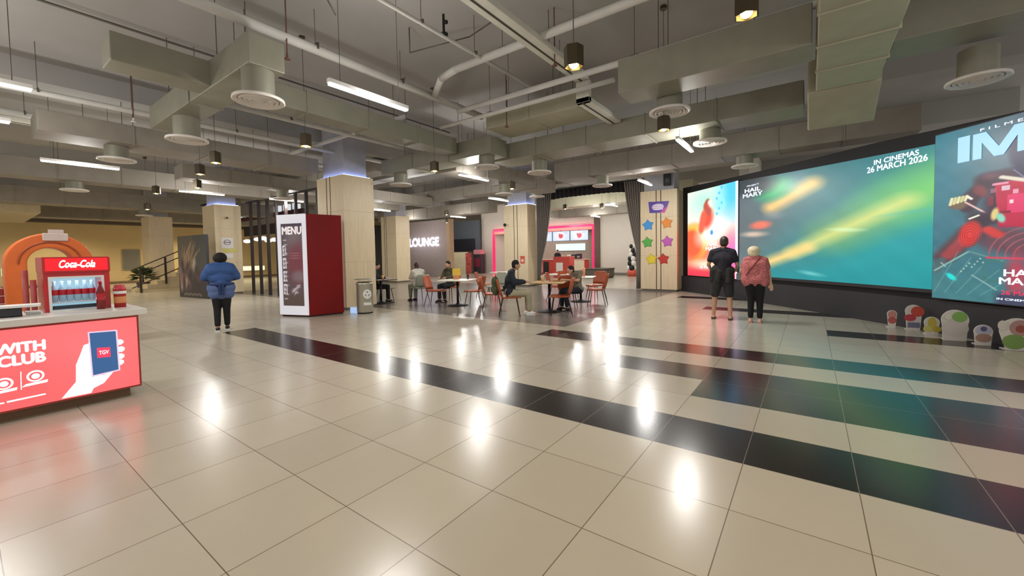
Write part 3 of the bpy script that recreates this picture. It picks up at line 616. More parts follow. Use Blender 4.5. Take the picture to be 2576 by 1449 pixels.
MB().tube((0, 0, 0), (0, 0, .28), .018, n=10).obj('stem', BLK, t); MB().box(-.05, .05, -.04, .04, -.03, .02).obj('body', BLK, t, bevel=.01); MB().ball((.03, .02, .17), .03).obj('knob', BLK, t, True)
for k, (x, y, z, lb) in enumerate([(-6.05, 2.95, 4.3, 'reddish sprinkler head left of the big tube light'), (-10.6, 2.2, 4.15, 'small white sprinkler head at upper left by the cross duct'), (-3.2, 5.6, 4.35, 'small dark sprinkler head hanging over the centre'), (-5.1, 6.9, 4.1, 'small sprinkler head by the pipes right of the big tube light')]):
    t = thing('sprinkler', lb, 'sprinkler', (x, y, z)); MB().tube((0, 0, 0), (0, 0, CZ - z), .01, n=8).obj('drop_pipe', mat('sprinkler_brown', (110, 70, 60), .5), t)
    MB().lathe((0, 0, 0), [(.001, -.03), (.04, -.03), (.045, -.02), (.015, 0), (.015, .05)], 12).obj('head', mat('sprinkler_brown', (110, 70, 60), .5) if k != 1 else WHT, t)
# ------------------------------------------------------------ people
SKIN = mat('skin', (196, 150, 122), .55, var=.05, scale=8)
SKIN2 = mat('skin_pale', (214, 172, 146), .55, var=.05, scale=8)
HAIRB = mat('black_hair', (20, 15, 14), .8, var=.3, scale=40, stretch=(1, 1, .1))
def cap_mesh(caps, n=12):
    mb = MB()
    for c in caps:
        if len(c) == 2: mb.ball(c[0], c[1], 16, 10)
        else:
            p0, r0, p1, r1 = c; mb.tube(p0, p1, r0, r1, n); mb.ball(p0, r0, n, 8); mb.ball(p1, r1, n, 8)
    return mb
def organic(name, caps, m, parent, vox=.012, it=3):
    o = cap_mesh(caps).obj(name, m, parent)
    r = o.modifiers.new('remesh', 'REMESH'); r.mode = 'VOXEL'; r.voxel_size = vox; r.use_smooth_shade = True
    s = o.modifiers.new('smooth', 'SMOOTH'); s.iterations = it; s.factor = .5
    return o
def lerp(a, b, t): return tuple(a[i] + (b[i] - a[i]) * t for i in range(3))
BASE = dict(pel=(0, 0, .93), chest=(0, 0, 1.24), neck=(0, -.005, 1.43), head=(0, .015, 1.585),
            shL=(-.175, 0, 1.38), shR=(.175, 0, 1.38), elL=(-.23, -.02, 1.11), elR=(.23, -.02, 1.11), wrL=(-.24, .06, .87), wrR=(.24, .06, .87),
            hipL=(-.09, 0, .90), hipR=(.09, 0, .90), knL=(-.10, .015, .49), knR=(.10, .015, .49), anL=(-.105, -.01, .085), anR=(.105, -.01, .085))
def hand(p, d, side, vox=1):
    """palm, four unequal fingers slightly curled and a thumb from the palm's side"""
    d = Vector(d).normalized(); up = Vector((0, 0, 1)) if abs(d.z) < .85 else Vector((0, 1, 0)); s = d.cross(up).normalized() * side; q = s.cross(d).normalized() * side; p = Vector(p); out = []
    out.append((tuple(p), .024, tuple(p + d * .07), .030)); out.append((tuple(p + s * .015), .018, tuple(p + d * .075 + s * .025), .020)); out.append((tuple(p - s * .015), .018, tuple(p + d * .075 - s * .025), .020))
    for k, (o, L) in enumerate(((-.03, .062), (-.010, .074), (.011, .068), (.031, .052))):
        a = p + d * .08 + s * o; b = a + d * L * .55 + q * -.008; c = b + d * L * .4 - q * .022
        out.append((tuple(a), .0095, tuple(b), .009)); out.append((tuple(b), .009, tuple(c), .008))
    a = p + d * .02 - s * .03; b = a + d * .035 - s * .028; out.append((tuple(a), .013, tuple(b), .011)); out.append((tuple(b), .011, tuple(b + d * .03 - q * .01), .009))
    return out
def person(label, loc, rz, h=1.7, J=None, top=None, bot=None, shoe=None, hair=None, hairm=HAIRB, skin=SKIN, sleeve='short', legs='long', build=1., category='person', vox=.012, face=True, feet=None):
    t = thing('person', label, 'person', loc, rz); k = h / 1.7; t.scale = (k, k, k)
    j = dict(BASE); j.update(J or {}); b = build
    hd = j['head']; v = Vector
    body = [(hd, (.074, .092, .112)), ((hd[0], hd[1] + .03, hd[2] - .06), (.052, .055, .05)), (j['neck'], .052, lerp(j['neck'], hd, .6), .05)]
    body += [((hd[0], hd[1] + .088, hd[2] - .005), .014, (hd[0], hd[1] + .108, hd[2] - .025), .015)]                       # nose
    for s in (-1, 1): body.append(((hd[0] + s * .076, hd[1] - .005, hd[2] - .01), (.012, .022, .032)))                      # ears
    pel, ch, nk = j['pel'], j['chest'], j['neck']
    tor = lambda g: [((pel[0] - .07 * b, pel[1], pel[2]), .105 * b + g, (pel[0] + .07 * b, pel[1], pel[2]), .105 * b + g), (lerp(pel, ch, .45), (.135 * b + g, .10 * b + g, .16)),
        ((ch[0] - .075 * b, ch[1], ch[2]), .105 * b + g, (ch[0] + .075 * b, ch[1], ch[2]), .105 * b + g), (lerp(ch, nk, .15), (.16 * b + g, .095 * b + g, .15)), (pel, .115 * b + g, ch, .115 * b + g),
        (j['shL'], .058 + g, lerp(nk, j['shL'], .2), .06 + g), (j['shR'], .058 + g, lerp(nk, j['shR'], .2), .06 + g), (j['shL'], .055 + g, ch, .1 * b + g), (j['shR'], .055 + g, ch, .1 * b + g)]
    body += tor(-.012)
    for S in 'LR':
        sh, el, wr = j['sh' + S], j['el' + S], j['wr' + S]
        body += [(sh, .050, el, .038), (el, .038, wr, .025)]
        d = v(wr) - v(el); body += hand(wr, j.get('hd' + S, tuple(d)), -1 if S == 'L' else 1)
        hp, kn, an = j['hip' + S], j['kn' + S], j['an' + S]
        body += [(hp, .083 * b, kn, .054), (kn, .052, lerp(kn, an, .35), .054), (lerp(kn, an, .35), .054, an, .035), (an, .036, (an[0], an[1] + .02, .045 + an[2] - .085), .038)]
        f = an; body.append(((f[0], f[1] - .03, f[2] - .045), .034, (f[0] + (.02 if S == 'R' else -.02), f[1] + .15, f[2] - .055), .028))
    organic('body', body, skin, t, vox)
    if face:
        for s in (-1, 1): MB().ball((hd[0] + s * .03, hd[1] + .083, hd[2] + .012), (.011, .006, .007)).obj('eye', BLK, t, True)
        MB().ball((hd[0], hd[1] + .088, hd[2] - .055), (.022, .006, .006)).obj('mouth', mat('lips', (150, 80, 74), .5), t, True)
    # clothing
    g = .012; sc = tor(g)
    for S in 'LR':
        sh, el, wr = j['sh' + S], j['el' + S], j['wr' + S]
        if sleeve == 'none': continue
        e = .62 if sleeve == 'short' else 1.
        sc.append((sh, .060 + g, lerp(sh, el, e), .050 + g))
        if sleeve == 'long': sc.append((el, .050 + g, lerp(el, wr, .92), .036 + g))
    organic('shirt', sc, top, t, .014)
    bc = [((pel[0] - .06 * b, pel[1], pel[2] - .0), .122 * b, (pel[0] + .06 * b, pel[1], pel[2] - .0), .122 * b)]
    for S in 'LR':
        hp, kn, an = j['hip' + S], j['kn' + S], j['an' + S]
        if legs == 'long': bc += [(hp, .100 * b, kn, .073), (kn, .072, lerp(kn, an, .86), .056)]
        else: bc += [(hp, .108 * b, lerp(hp, kn, .92), .088)]
    organic('trousers' if legs == 'long' else 'shorts', bc, bot, t, .014)
    for S in 'LR':
        an = j['an' + S]; z0 = an[2] - .085
        s = MB(); P = [(-.04, -.08), (-.045, .02), (-.05, .12), (-.03, .185), (.02, .185), (.046, .12), (.04, .02), (.036, -.08)]
        s.prism([(an[0] + x, an[1] + y) for x, y in P], z0, z0 + .028)
        o = s.obj('sole', feet or shoe, t, bevel=.006)
        if shoe: organic('shoe', [((an[0], an[1] - .035, z0 + .05), .044, (an[0], an[1] + .03, z0 + .052), .046), ((an[0], an[1] + .03, z0 + .05), .045, (an[0], an[1] + .13, z0 + .036), .036)], shoe, t, .014)
    if hair: organic('hair', [((hd[0] + c[0], hd[1] + c[1], hd[2] + c[2]), r) for c, r in hair], hairm, t, .012, 2)
    return t
SHORT_HAIR = [((0, -.012, .03), (.083, .095, .098)), ((0, -.035, -.02), (.078, .068, .075))]
NAVY = mat('dark_navy_tshirt', (34, 32, 44), .85, var=.2, scale=12)
man = person('man in dark t-shirt and shorts watching the movie screen', (-1.47, 9.52, 0), .12, 1.73, dict(shL=(-.185, 0, 1.38), elL=(-.27, .0, 1.13), wrL=(-.22, .16, .98), elR=(.26, .02, 1.12), wrR=(.24, .20, 1.04), knL=(-.15, .02, .49), anL=(-.17, 0, .085), knR=(.12, 0, .49), anR=(.14, -.06, .085), head=(.02, .01, 1.585)),
             NAVY, mat('dark_shorts', (44, 44, 44), .85, var=.25, scale=14), None, SHORT_HAIR, mat('dark_brown_hair', (52, 38, 32), .5, var=.3, scale=40), SKIN, 'short', 'short', 1.12, feet=mat('dark_sandal', (70, 44, 40), .6))
# jacket tied round his waist
organic('tied_jacket', [((-.12, -.02, 1.02), .105, (.12, -.02, 1.0), .105), ((-.17, -.02, .98), .08, (-.2, -.03, .80), .05), ((.1, -.09, 1.02), .05, (.1, -.12, .78), .06), ((-.06, -.1, .98), .06, (-.08, -.11, .80), .055)], mat('grey_black_cloth', (42, 42, 40), .9, var=.35, scale=20), man, .014)
lady = person('elderly woman with white hair, pink patterned blouse and black trousers', (-.87, 9.36, 0), .05, 1.53, dict(elL=(-.27, .03, 1.14), wrL=(-.30, .2, 1.08), elR=(.26, 0, 1.12), wrR=(.29, .02, .86), knL=(-.08, .01, .49), knR=(.09, .01, .49), anL=(-.085, -.01, .085), anR=(.09, -.02, .085), head=(-.03, .02, 1.56)),
              mat('pink_patterned_blouse', (196, 112, 112), .8, var=.45, scale=38), mat('black_trousers', (18, 18, 22), .85), None, [((0, -.012, .022), (.125, .122, .108)), ((0, -.04, -.03), (.112, .09, .085))], mat('white_hair', (222, 210, 174), .7, var=.15, scale=30), SKIN2, 'short', 'long', 1.2, feet=mat('pink_sandal', (190, 140, 130), .6))
organic('blouse_hem', [((-.13, 0, 1.28), .13, (-.14, 0, .95), .14), ((.13, 0, 1.28), .13, (.14, 0, .95), .14), ((-.12, 0, 1.0), .15, (.12, 0, 1.0), .15), ((-.13, 0, .90), .125, (.13, 0, .90), .125), ((0, -.02, .95), (.25, .15, .14))], mat('pink_patterned_blouse', (196, 112, 112), .8), lady, .014)
MB().tube((-.17, -.15, 1.05), (.10, -.14, 1.44), .012, n=8).obj('bag_strap', mat('brown_strap', (110, 40, 36), .6), lady)
t = thing('handbag', 'small pale grey bag held between the man and the elderly woman', 'bag', (-1.17, 9.58, .82), .1)
MB().box(-.06, .06, -.03, .03, 0, .15).obj('bag_body', mat('grey_bag', (150, 165, 170), .6), t, bevel=.02); MB().path([(-.04, 0, .15), (-.03, 0, .22), (.03, 0, .22), (.04, 0, .15)], .006).obj('bag_handle', BLK, t)
BLUEC = mat('blue_work_shirt', (52, 84, 140), .8, var=.12, scale=6)
bl = person('person in a blue work shirt with an apron tied at the back, walking away', (-9.58, 3.19, 0), 1.25, 1.60, dict(elL=(-.30, .02, 1.14), wrL=(-.15, .22, 1.08), elR=(.30, .02, 1.14), wrR=(.15, .22, 1.08), head=(0, .06, 1.55), neck=(0, .01, 1.43), chest=(0, .0, 1.23), knL=(-.085, .02, .49), anL=(-.09, -.06, .085), knR=(.08, .03, .49), anR=(.08, .08, .085)),
            BLUEC, mat('black_trousers', (18, 18, 22), .85), mat('black_shoe', (20, 20, 22), .5), SHORT_HAIR + [((0, -.03, .01), (.13, .14, .12))], HAIRB, SKIN, 'long', 'long', 1.14, feet=WHT)
organic('shirt_upper', [((-.15, -.02, 1.30), .13, (.15, -.02, 1.30), .13), ((-.27, .0, 1.18), .085, (-.18, 0, 1.36), .09), ((.27, .0, 1.18), .085, (.18, 0, 1.36), .09), ((0, 0, 1.15), (.24, .15, .16))], BLUEC, bl, .015)
organic('shirt_hem', [((-.12, 0, .92), .14, (.12, 0, .92), .14), ((-.11, 0, .80), .13, (.11, 0, .80), .13)], mat('blue_grey_apron', (84, 104, 150), .8, var=.15), bl, .015)
MB().lathe((0, 0, 1.0), [(.2, -.025), (.21, 0), (.2, .025)], 24).obj('apron_band', mat('apron_tie_blue', (26, 48, 96), .7), bl)
for o in bl.children:
    if o.name.startswith('apron_band'): o.scale = (1.16, .80, 1)
for s in (-1, 1): MB().box(s * .03 - .022, s * .03 + .022, -.17, -.15, .78, 1.0).obj('apron_string', mat('apron_tie_blue', (26, 48, 96), .7), bl, bevel=.004)
# seated figures
SIT = dict(pel=(0, 0, .56), chest=(0, .02, .86), neck=(0, .06, 1.06), head=(0, .11, 1.21), shL=(-.175, .03, 1.01), shR=(.175, .03, 1.01), elL=(-.22, .14, .80), elR=(.22, .14, .80), wrL=(-.13, .36, .80), wrR=(.13, .36, .80),
           hipL=(-.09, .02, .53), hipR=(.09, .02, .53), knL=(-.10, .44, .52), knR=(.10, .44, .52), anL=(-.10, .42, .085), anR=(.10, .46, .085))
def sit(**k): d = dict(SIT); d.update(k); return d
# ------------------------------------------------------------ chairs and tables
ORL = mat('orange_leather', (168, 78, 38), .45, var=.1, scale=10)
LEGM = mat('dark_metal_leg', (52, 40, 36), .4, .5)
def shell(u0_, u1_, prof, thick=.022, curve=.05, taper=.0):
    mb = MB(); N = 9; top = []; bot = []
    for k, (y, z, wd) in enumerate(prof):
        for i in range(N):
            s = -1 + 2 * i / (N - 1); x = s * wd; c = curve * s * s
            top.append((x, y + (c if k > len(prof) // 2 - 99 and u1_ else 0), z + (0 if u1_ else c)))
    M = len(prof); nrm = []
    for k in range(M):
        a = prof[max(0, k - 1)]; b = prof[min(M - 1, k + 1)]; d = (b[0] - a[0], b[1] - a[1]); L = math.hypot(*d); n = (d[1] / L, -d[0] / L)
        for i in range(N): p = top[k * N + i]; bot.append((p[0], p[1] + n[0] * -thick, p[2] + n[1] * thick * -1 * -1))
    fs = []
    for k in range(M - 1):
        for i in range(N - 1): a = k * N + i; fs.append((a, a + 1, a + N + 1, a + N)); fs.append((M * N + a, M * N + a + N, M * N + a + N + 1, M * N + a + 1))
    for k in range(M - 1):
        a = k * N; fs.append((a, a + N, M * N + a + N, M * N + a)); a = k * N + N - 1; fs.append((a, M * N + a, M * N + a + N, a + N))
    for i in range(N - 1):
        fs.append((i, M * N + i, M * N + i + 1, i + 1)); a = (M - 1) * N + i; fs.append((a, a + 1, M * N + a + 1, M * N + a))
    return mb.add(top + bot, fs)
def chair_proto(leather, leg, label, loc, rz, group):
    t = thing('dining_chair', label, 'chair', loc, rz, group)      # faces +y
    seat = [(-.20, .455, .215), (-.10, .440, .23), (.05, .438, .235), (.17, .445, .23), (.235, .440, .21), (.25, .42, .19)]
    shell(0, 0, seat, .035, .018).obj('seat', leather, t, True)
    back = [(-.195, .47, .215), (-.225, .55, .235), (-.255, .66, .235), (-.28, .77, .225), (-.295, .84, .20), (-.298, .86, .17)]
    shell(0, 1, back, .03, .045).obj('backrest', leather, t, True)
    MB().tube((-.15, .2, .424), (.15, .2, .424), .011, n=8).tube((-.15, -.15, .424), (.15, -.15, .424), .011, n=8).obj('seat_frame', leg, t)
    for sx in (-1, 1):
        for y0, y1 in ((.17, .24), (-.15, -.25)): MB().tube((sx * .15, y0, .425), (sx * .22, y1, 0), .012, .009, 8).obj('leg', leg, t)
    return t
CG = 'orange leather dining chairs'
ch = chair_proto(ORL, LEGM, 'orange dining chair left of the nearest white table, its back to the left', (-8.62, 8.15, 0), -PI / 2 - .35, CG)
def cc(x, y, deg, lb): return dup(ch, (x, y, 0), math.radians(deg), lb)
# deg: direction the chair faces (0 = +y, 90 = -x)
ch.location = (-8.72, 8.18, 0); ch.rotation_euler[2] = math.radians(-68)
cc(-7.58, 8.62, 112, 'orange dining chair right of the nearest white table, its back to the right')
cc(-8.85, 10.55, -60, 'orange dining chair behind and between the first two tables, seen from the side')
cc(-6.6, 8.15, -50, 'orange dining chair left of the person in the dark top, empty, side view')
cc(-5.72, 7.72, -52, 'orange dining chair under the seated person in the dark top, nearest the camera')
cc(-4.72, 8.42, 122, 'empty orange dining chair turned to the left, right of the wood topped table')
cc(-5.15, 9.55, 20, 'orange dining chair seen from behind at the middle of the right hand tables')
cc(-4.72, 10.45, 105, 'rightmost orange dining chair, at the far right of the back white table')
cc(-5.35, 11.75, 170, 'dark orange dining chair behind the back white table, facing the camera')
cc(-6.3, 10.9, -70, 'orange dining chair left of the back white table')
cc(-9.25, 9.35, 190, 'orange dining chair under the person at the far side of the nearest white table')
cc(-6.4, 11.9, -100, 'orange dining chair farthest back, beside the red counter')
GREYL = mat('grey_green_leather', (150, 154, 138), .6, var=.08)
g = chair_proto(GREYL, LEGM, 'grey green chair beyond the nearest white table, at its right', (-8.15, 10.3, 0), math.radians(170), 'grey green chairs')
dup(g, (-9.95, 8.68, 0), math.radians(75), 'grey green chair with dark legs under the masked person in white')
dup(g, (-10.95, 8.1, 0), math.radians(-20), 'grey green chair half hidden behind the big pillar')
def table(label, loc, topm, wd=.8, kind='square', rz=0., group='cafe tables'):
    t = thing('cafe_table', label, 'table', loc, rz, group)
    if kind == 'square': MB().box(-wd / 2, wd / 2, -wd / 2, wd / 2, .715, .745).obj('tabletop', topm, t, bevel=.01)
    else: MB().tube((0, 0, .715), (0, 0, .745), wd / 2, n=40).obj('tabletop', topm, t, bevel=.006)
    MB().tube((0, 0, .05), (0, 0, .72), .032, n=16).obj('column', BLK, t, True)
    MB().lathe((0, 0, 0), [(.001, .0), (.30, 0), (.30, .012), (.10, .035), (.04, .07), (.001, .07)], 32).obj('base', BLK, t, True)
    MB().box(-.16, .16, -.16, .16, .70, .716).obj('top_plate', BLK, t)
    return t
WT = mat('white_tabletop', (234, 230, 218), .3, var=.02); WDT = mat('oak_tabletop', (204, 168, 116), .4, var=.1, scale=4, stretch=(1, 12, 1))
table('nearest white table with a yellow sign on it, between two orange chairs', (-8.15, 8.52, 0), WT, .86, rz=.35)
table('wood topped table in front of the person in the dark top', (-5.22, 8.72, 0), WDT, .8, rz=.35)
table('white table at the back right, next to the rightmost chair', (-5.5, 11.0, 0), WT, .82, rz=.3)
table('far white table before the red counter, left of the back right one', (-6.9, 12.2, 0), WT, .8)
table('dark table behind the big pillar where the masked person sits', (-10.65, 7.75, 0), mat('dark_tabletop', (74, 56, 46), .4), .72)
table('far white table left of the pillar with the small red notice', (-9.9, 13.0, 0), WT, .8)
# things on the tables
t = thing('table_sign', 'yellow table sign in a brown stand on the nearest white table', 'sign', (-8.28, 8.62, .745), .5)
MB().box(-.09, .09, -.035, .035, 0, .12).obj('stand', mat('sign_stand_brown', (190, 132, 84), .5), t, bevel=.01); MB().box(-.115, .115, -.02, .02, .11, .31).obj('card', mat('sign_card_yellow', (216, 178, 60), .5), t, bevel=.006)
t = thing('bottle', 'dark bottle right of the yellow sign on the nearest white table', 'bottle', (-7.98, 8.78, .745))
MB().lathe((0, 0, 0), [(.001, 0), (.034, 0), (.034, .12), (.012, .165), (.012, .2), (.001, .2)], 18).obj('glass', mat('dark_glass', (50, 44, 36), .2), t, True); MB().tube((0, 0, .2), (0, 0, .22), .014, n=12).obj('cap', BLK, t)
t = thing('cup', 'tall pale cup on the wood topped table', 'cup', (-5.42, 8.72, .745))
MB().lathe((0, 0, 0), [(.001, 0), (.03, 0), (.042, .14), (.038, .14), (.028, .01), (.001, .01)], 20).obj('cup_body', mat('paper_cup', (222, 186, 130), .5), t, True); MB().tube((0, 0, .14), (0, 0, .15), .043, n=20).obj('lid', WHT, t)
t = thing('cup', 'orange tall cup on the back right white table', 'cup', (-5.42, 11.05, .745))
MB().lathe((0, 0, 0), [(.001, 0), (.035, 0), (.05, .24), (.044, .24), (.03, .01), (.001, .01)], 20).obj('cup_body', mat('orange_cup', (226, 140, 96), .5), t, True); MB().tube((0, 0, .24), (0, 0, .25), .051, n=20).obj('lid', WHT, t)
t = thing('food_tray', 'brown food tray on the wood topped table', 'tray', (-5.12, 8.9, .745), .3); MB().box(-.17, .17, -.12, .12, 0, .012).obj('tray_base', mat('tray_brown', (150, 96, 60), .5), t, bevel=.005); MB().box(-.06, .04, -.05, .05, .012, .05).obj('food_box', mat('food_box', (210, 170, 110), .6), t, bevel=.01)
t = thing('cup', 'small brown cup on the dark table behind the big pillar', 'cup', (-10.6, 7.8, .745))
MB().lathe((0, 0, 0), [(.001, 0), (.03, 0), (.04, .13), (.001, .13)], 16).obj('cup_body', mat('paper_cup', (222, 186, 130), .5), t, True); MB().tube((0, 0, .13), (0, 0, .14), .041, n=16).obj('lid', BLK, t)
# seated people
pa = person('person in a dark top and khaki trousers seated at the wood topped table', (-5.72, 7.74, 0), math.radians(-50), 1.68, sit(head=(.01, .16, 1.20), neck=(0, .08, 1.06), elR=(.22, .10, .78), wrR=(.15, .36, .80)), mat('dark_teal_black_top', (34, 40, 50), .85, var=.4, scale=9), mat('khaki_trousers', (168, 160, 132), .85), WHT, SHORT_HAIR, sleeve='long', vox=.014, feet=WHT, build=1.08)
t = thing('backpack', 'green camouflage backpack on the back of the seated person in the dark top', 'backpack', (-5.95, 7.56, .50), math.radians(-50))
organic('pack_body', [((0, -.04, .14), (.15, .10, .17)), ((0, -.05, .30), (.13, .09, .13))], mat('camouflage_green', (76, 84, 58), .9, var=.6, scale=22), t, .014); MB().path([(-.03, -.04, .42), (-.03, -.03, .47), (.03, -.03, .47), (.03, -.04, .42)], .008).obj('carry_loop', BLK, t)
person('person with black hair bent over the wood topped table, on its far side', (-4.78, 9.42, 0), math.radians(150), 1.6, sit(head=(0, .24, 1.08), neck=(0, .14, .98), chest=(0, .06, .84), wrL=(-.12, .38, .82), wrR=(.12, .38, .82)), mat('grey_patterned_shirt', (120, 112, 96), .85, var=.4, scale=20), mat('navy_trousers', (24, 26, 38), .85), BLK, SHORT_HAIR, sleeve='short', vox=.014)
person('person in an olive top seated at the far side of the nearest white table', (-9.22, 9.32, 0), math.radians(185), 1.62, sit(), mat('olive_top', (74, 72, 52), .85, var=.2), mat('black_trousers', (18, 18, 22), .85), BLK, SHORT_HAIR, sleeve='long', vox=.014)
pl = person('long haired person in white with a face mask seated right of the big pillar', (-9.97, 8.66, 0), math.radians(75), 1.6, sit(head=(0, .13, 1.19)), mat('white_top', (206, 202, 190), .85, var=.05), mat('grey_green_trousers', (140, 142, 122), .85), BLK, SHORT_HAIR + [((0, -.06, -.12), (.08, .06, .13)), ((-.05, -.01, -.16), (.05, .06, .1))], mat('brown_hair', (60, 30, 24), .5, var=.3, scale=40), SKIN2, 'long', vox=.014)
MB().ball((0, .13 + .075, 1.19 - .05), (.055, .04, .045)).obj('face_mask', WHT, pl, True)
person('person in dark clothes half hidden behind the big pillar at the dark table', (-11.0, 7.75, 0), math.radians(-40), 1.62, sit(), mat('black_top', (26, 28, 34), .85), mat('black_trousers', (18, 18, 22), .85), BLK, SHORT_HAIR, sleeve='long', vox=.016)
# ------------------------------------------------------------ red kiosk totem
KRED = mat('dark_red_gloss', (122, 1, 3), .33, var=.08, scale=2, spec=.3); KWH = emat('kiosk_white_frame', (236, 234, 240), .55)
t = thing('menu_totem', 'tall dark red box with a white framed menu poster on its left face', 'kiosk', (-10.1, 5.4, 0))
Lp, Mp, Rp, Bp = (-10.61, 4.79), (-9.80, 5.07), (-9.62, 5.88), (-10.50, 5.74)
o_ = (-10.1, 5.4); P = [(a - o_[0], b - o_[1]) for a, b in (Lp, Mp, Rp, Bp)]
MB().prism(P, .03, 2.5).obj('cabinet', KRED, t, bevel=.006)
MB().prism([(a * .96, b * .96) for a, b in P], 0, .03).obj('base', BLK, t)
kd = Vector((Mp[0] - Lp[0], Mp[1] - Lp[1], 0)); kL = kd.length; kd.normalize(); kn = Vector((kd.y, -kd.x, 0))
def kmap(a, z, d=0.): q = Vector((P[0][0], P[0][1], 0)) + kd * a + kn * (d + .0); return (q.x, q.y, z)
fr = MB()
def kb(a0, a1, z0, z1, d0, d1): 
    vs = [kmap(a, z, d) for d in (d0, d1) for a, z in ((a0, z0), (a1, z0), (a1, z1), (a0, z1))]
    return MB().add(vs, [(0, 3, 2, 1), (4, 5, 6, 7), (0, 1, 5, 4), (1, 2, 6, 5), (2, 3, 7, 6), (3, 0, 4, 7)])
for a0, a1, z0, z1 in ((0, .10, .05, 2.5), (kL - .10, kL, .05, 2.5), (.10, kL - .10, 2.28, 2.5), (.10, kL - .10, .05, .27)): kb(a0, a1, z0, z1, .0, .035).obj('frame_bar', KWH, t)
def kpic(a, z):
    u = (a - .1) / (kL - .2); v = (z - .27) / 2.01
    C = flat((96, 74, 78), a); C = mix(C, (128, 116, 116), blob(u, v, .6, .78, .3, .12, 0, .8)); C = mix(C, (126, 44, 60), blob(u, v, .7, .52, .42, .24, 0, .4)); C = mix(C, (134, 104, 108), blob(u, v, .75, .36, .3, .07, 0, .4))
    C = mix(C, (90, 66, 58), np.clip((.2 - v) * 8, 0, 1)); C = mix(C, (62, 40, 60), (v > .965) * 1. + (u > .97) * 1. if False else (v > .965) * 1.)
    for q in range(14): C = mix(C, (206, 198, 206), blob(u, v, .16 + .04 * math.sin(q * 9), .80 - .055 * q, .09, .010, 0, .4) * .8)
    for q in range(9): C = mix(C, (210, 200, 206), blob(u, v, .62 + .12 * math.sin(q * 5.), .16 + .022 * (q % 5), .10, .012, .3 * (q % 2), .5) * .7)
    for q in range(3): C = mix(C, (176, 120, 126), blob(u, v, .6, .64 - .03 * q, .26, .008, 0, .5) * .6)
    return C
gridpic('poster', .10, kL - .10, 70, .27, 2.28, 190, kmap, kpic, vmat('totem_picture', .55), t, depth=.012)
kt = emat('totem_white_text', (225, 215, 215), .8)
words('title_lettering', 'MENU', .14, kL - .14, 2.02, 2.20, kmap, kt, t, .016, .004, .1)
words('price_lettering', 'SET A\nSET B\nSET C\nSET D', .13, .24, .55, 1.75, kmap, kt, t, .016, .003)
decal('lower_panel_reflection_strip', [(0, 0), (.001, 0), (.001, .001)], kmap, KRED, t) if False else None
# light grey steel bin
t = thing('litter_bin', 'round steel litter bin with a white recycling mark, beside the red kiosk', 'bin', (-9.22, 6.22, 0))
STL = mat('brushed_steel', (186, 182, 168), .3, .75, var=.06, scale=3, stretch=(20, 20, .5))
MB().lathe((0, 0, 0), [(.001, .03), (.20, .03), (.205, .05), (.205, .72), (.215, .74), (.215, .78), (.19, .80), (.19, .70), (.001, .70)], 36).obj('drum', STL, t, True)
MB().lathe((0, 0, 0), [(.001, 0), (.19, 0), (.19, .04), (.001, .04)], 36).obj('base_ring', BLK, t)
for s in (-1, 1): MB().tube((s * .21, .0, .70), (s * .235, 0, .88), .008, n=8).obj('post', STL, t)
MB().lathe((0, 0, .86), [(.001, .03), (.20, .03), (.25, .015), (.25, 0), (.001, 0)], 36).obj('top_plate', STL, t, True)
bd = Vector((9.22, -6.22, 0)).normalized(); bs = Vector((-bd.y, bd.x, 0)); bmap = lambda a, z, d=0.: tuple(bd * (.206 + d) + bs * a + Vector((0, 0, z)))
decal('mark_disc', ell(.06, .50, .10, .12), bmap, WHT, t, .0); decal('mark_base', [(-.03, .22), (.15, .22), (.15, .29), (-.03, .29)], bmap, WHT, t, .0)
for q in range(3):
    a = PI / 2 + q * 2 * PI / 3; decal('mark_arrow', [(.06 + .06 * math.cos(a + .5), .50 + .075 * math.sin(a + .5)), (.06 + .06 * math.cos(a - .5), .50 + .075 * math.sin(a - .5)), (.06 + .03 * math.cos(a), .50 + .03 * math.sin(a))], bmap, mat('mark_grey', (90, 92, 96), .5), t, .005)
t = thing('floor_reflection_box', 'small pale blue box standing in for blue light reflected on the floor between red kiosk and bin', 'box', (-9.46, 6.08, 0), .3); MB().box(-.11, .11, -.05, .05, 0, .15).obj('box_body', emat('pale_blue_reflection', (176, 206, 250), .7), t, bevel=.01); MB().box(-.10, .10, -.04, .04, .15, .16).obj('lid', WHT, t)  # glowing box added in place of blue light reflected in the floor
# ------------------------------------------------------------ counter at the left
t = thing('ticket_counter', 'snack counter with a glowing red front panel and white top', 'counter', (-5.8, 0, 0))
cm = lambda a, z, d=0.: (d, a, z)
MB().box(-.75, .0, -2.2, 1.16, .10, .865).obj('body', mat('counter_beige', (196, 176, 150), .5), t)
MB().box(-.68, -.09, -2.15, 1.08, 0, .10).obj('plinth', mat('counter_plinth_brown', (120, 92, 70), .6), t)
MB().box(-.85, .06, -2.25, 1.22, .865, .93).obj('worktop', mat('white_worktop', (226, 222, 214), .3, var=.03), t, bevel=.006)
MB().box(-.001, .012, -2.15, 1.155, .10, .865).obj('panel_frame', mat('panel_frame_red', (150, 60, 50), .5), t)
def redpic(y, z):
    C = flat((232, 84, 86), y); C = mix(C, (244, 96, 98), blob(y, z, .75, .6, .4, .3, 0, .9) * .8); return mix(C, (214, 76, 76), blob(y, z, .3, .3, .3, .2, 0, .9) * .6)
gridpic('glowing_panel', -2.14, 1.14, 60, .118, .842, 20, cm, redpic, vmat('glowing_red_panel', 1.4), t, depth=.014)
PW = emat('panel_white', (246, 248, 246), 1.15); cw = lambda a, z, d=0.: (d + .014, a, z)
words('big_lettering', 'WITH\nCLUB', .195, .488, .515, .715, cw, PW, t, bold=.11, label='white bold lettering')
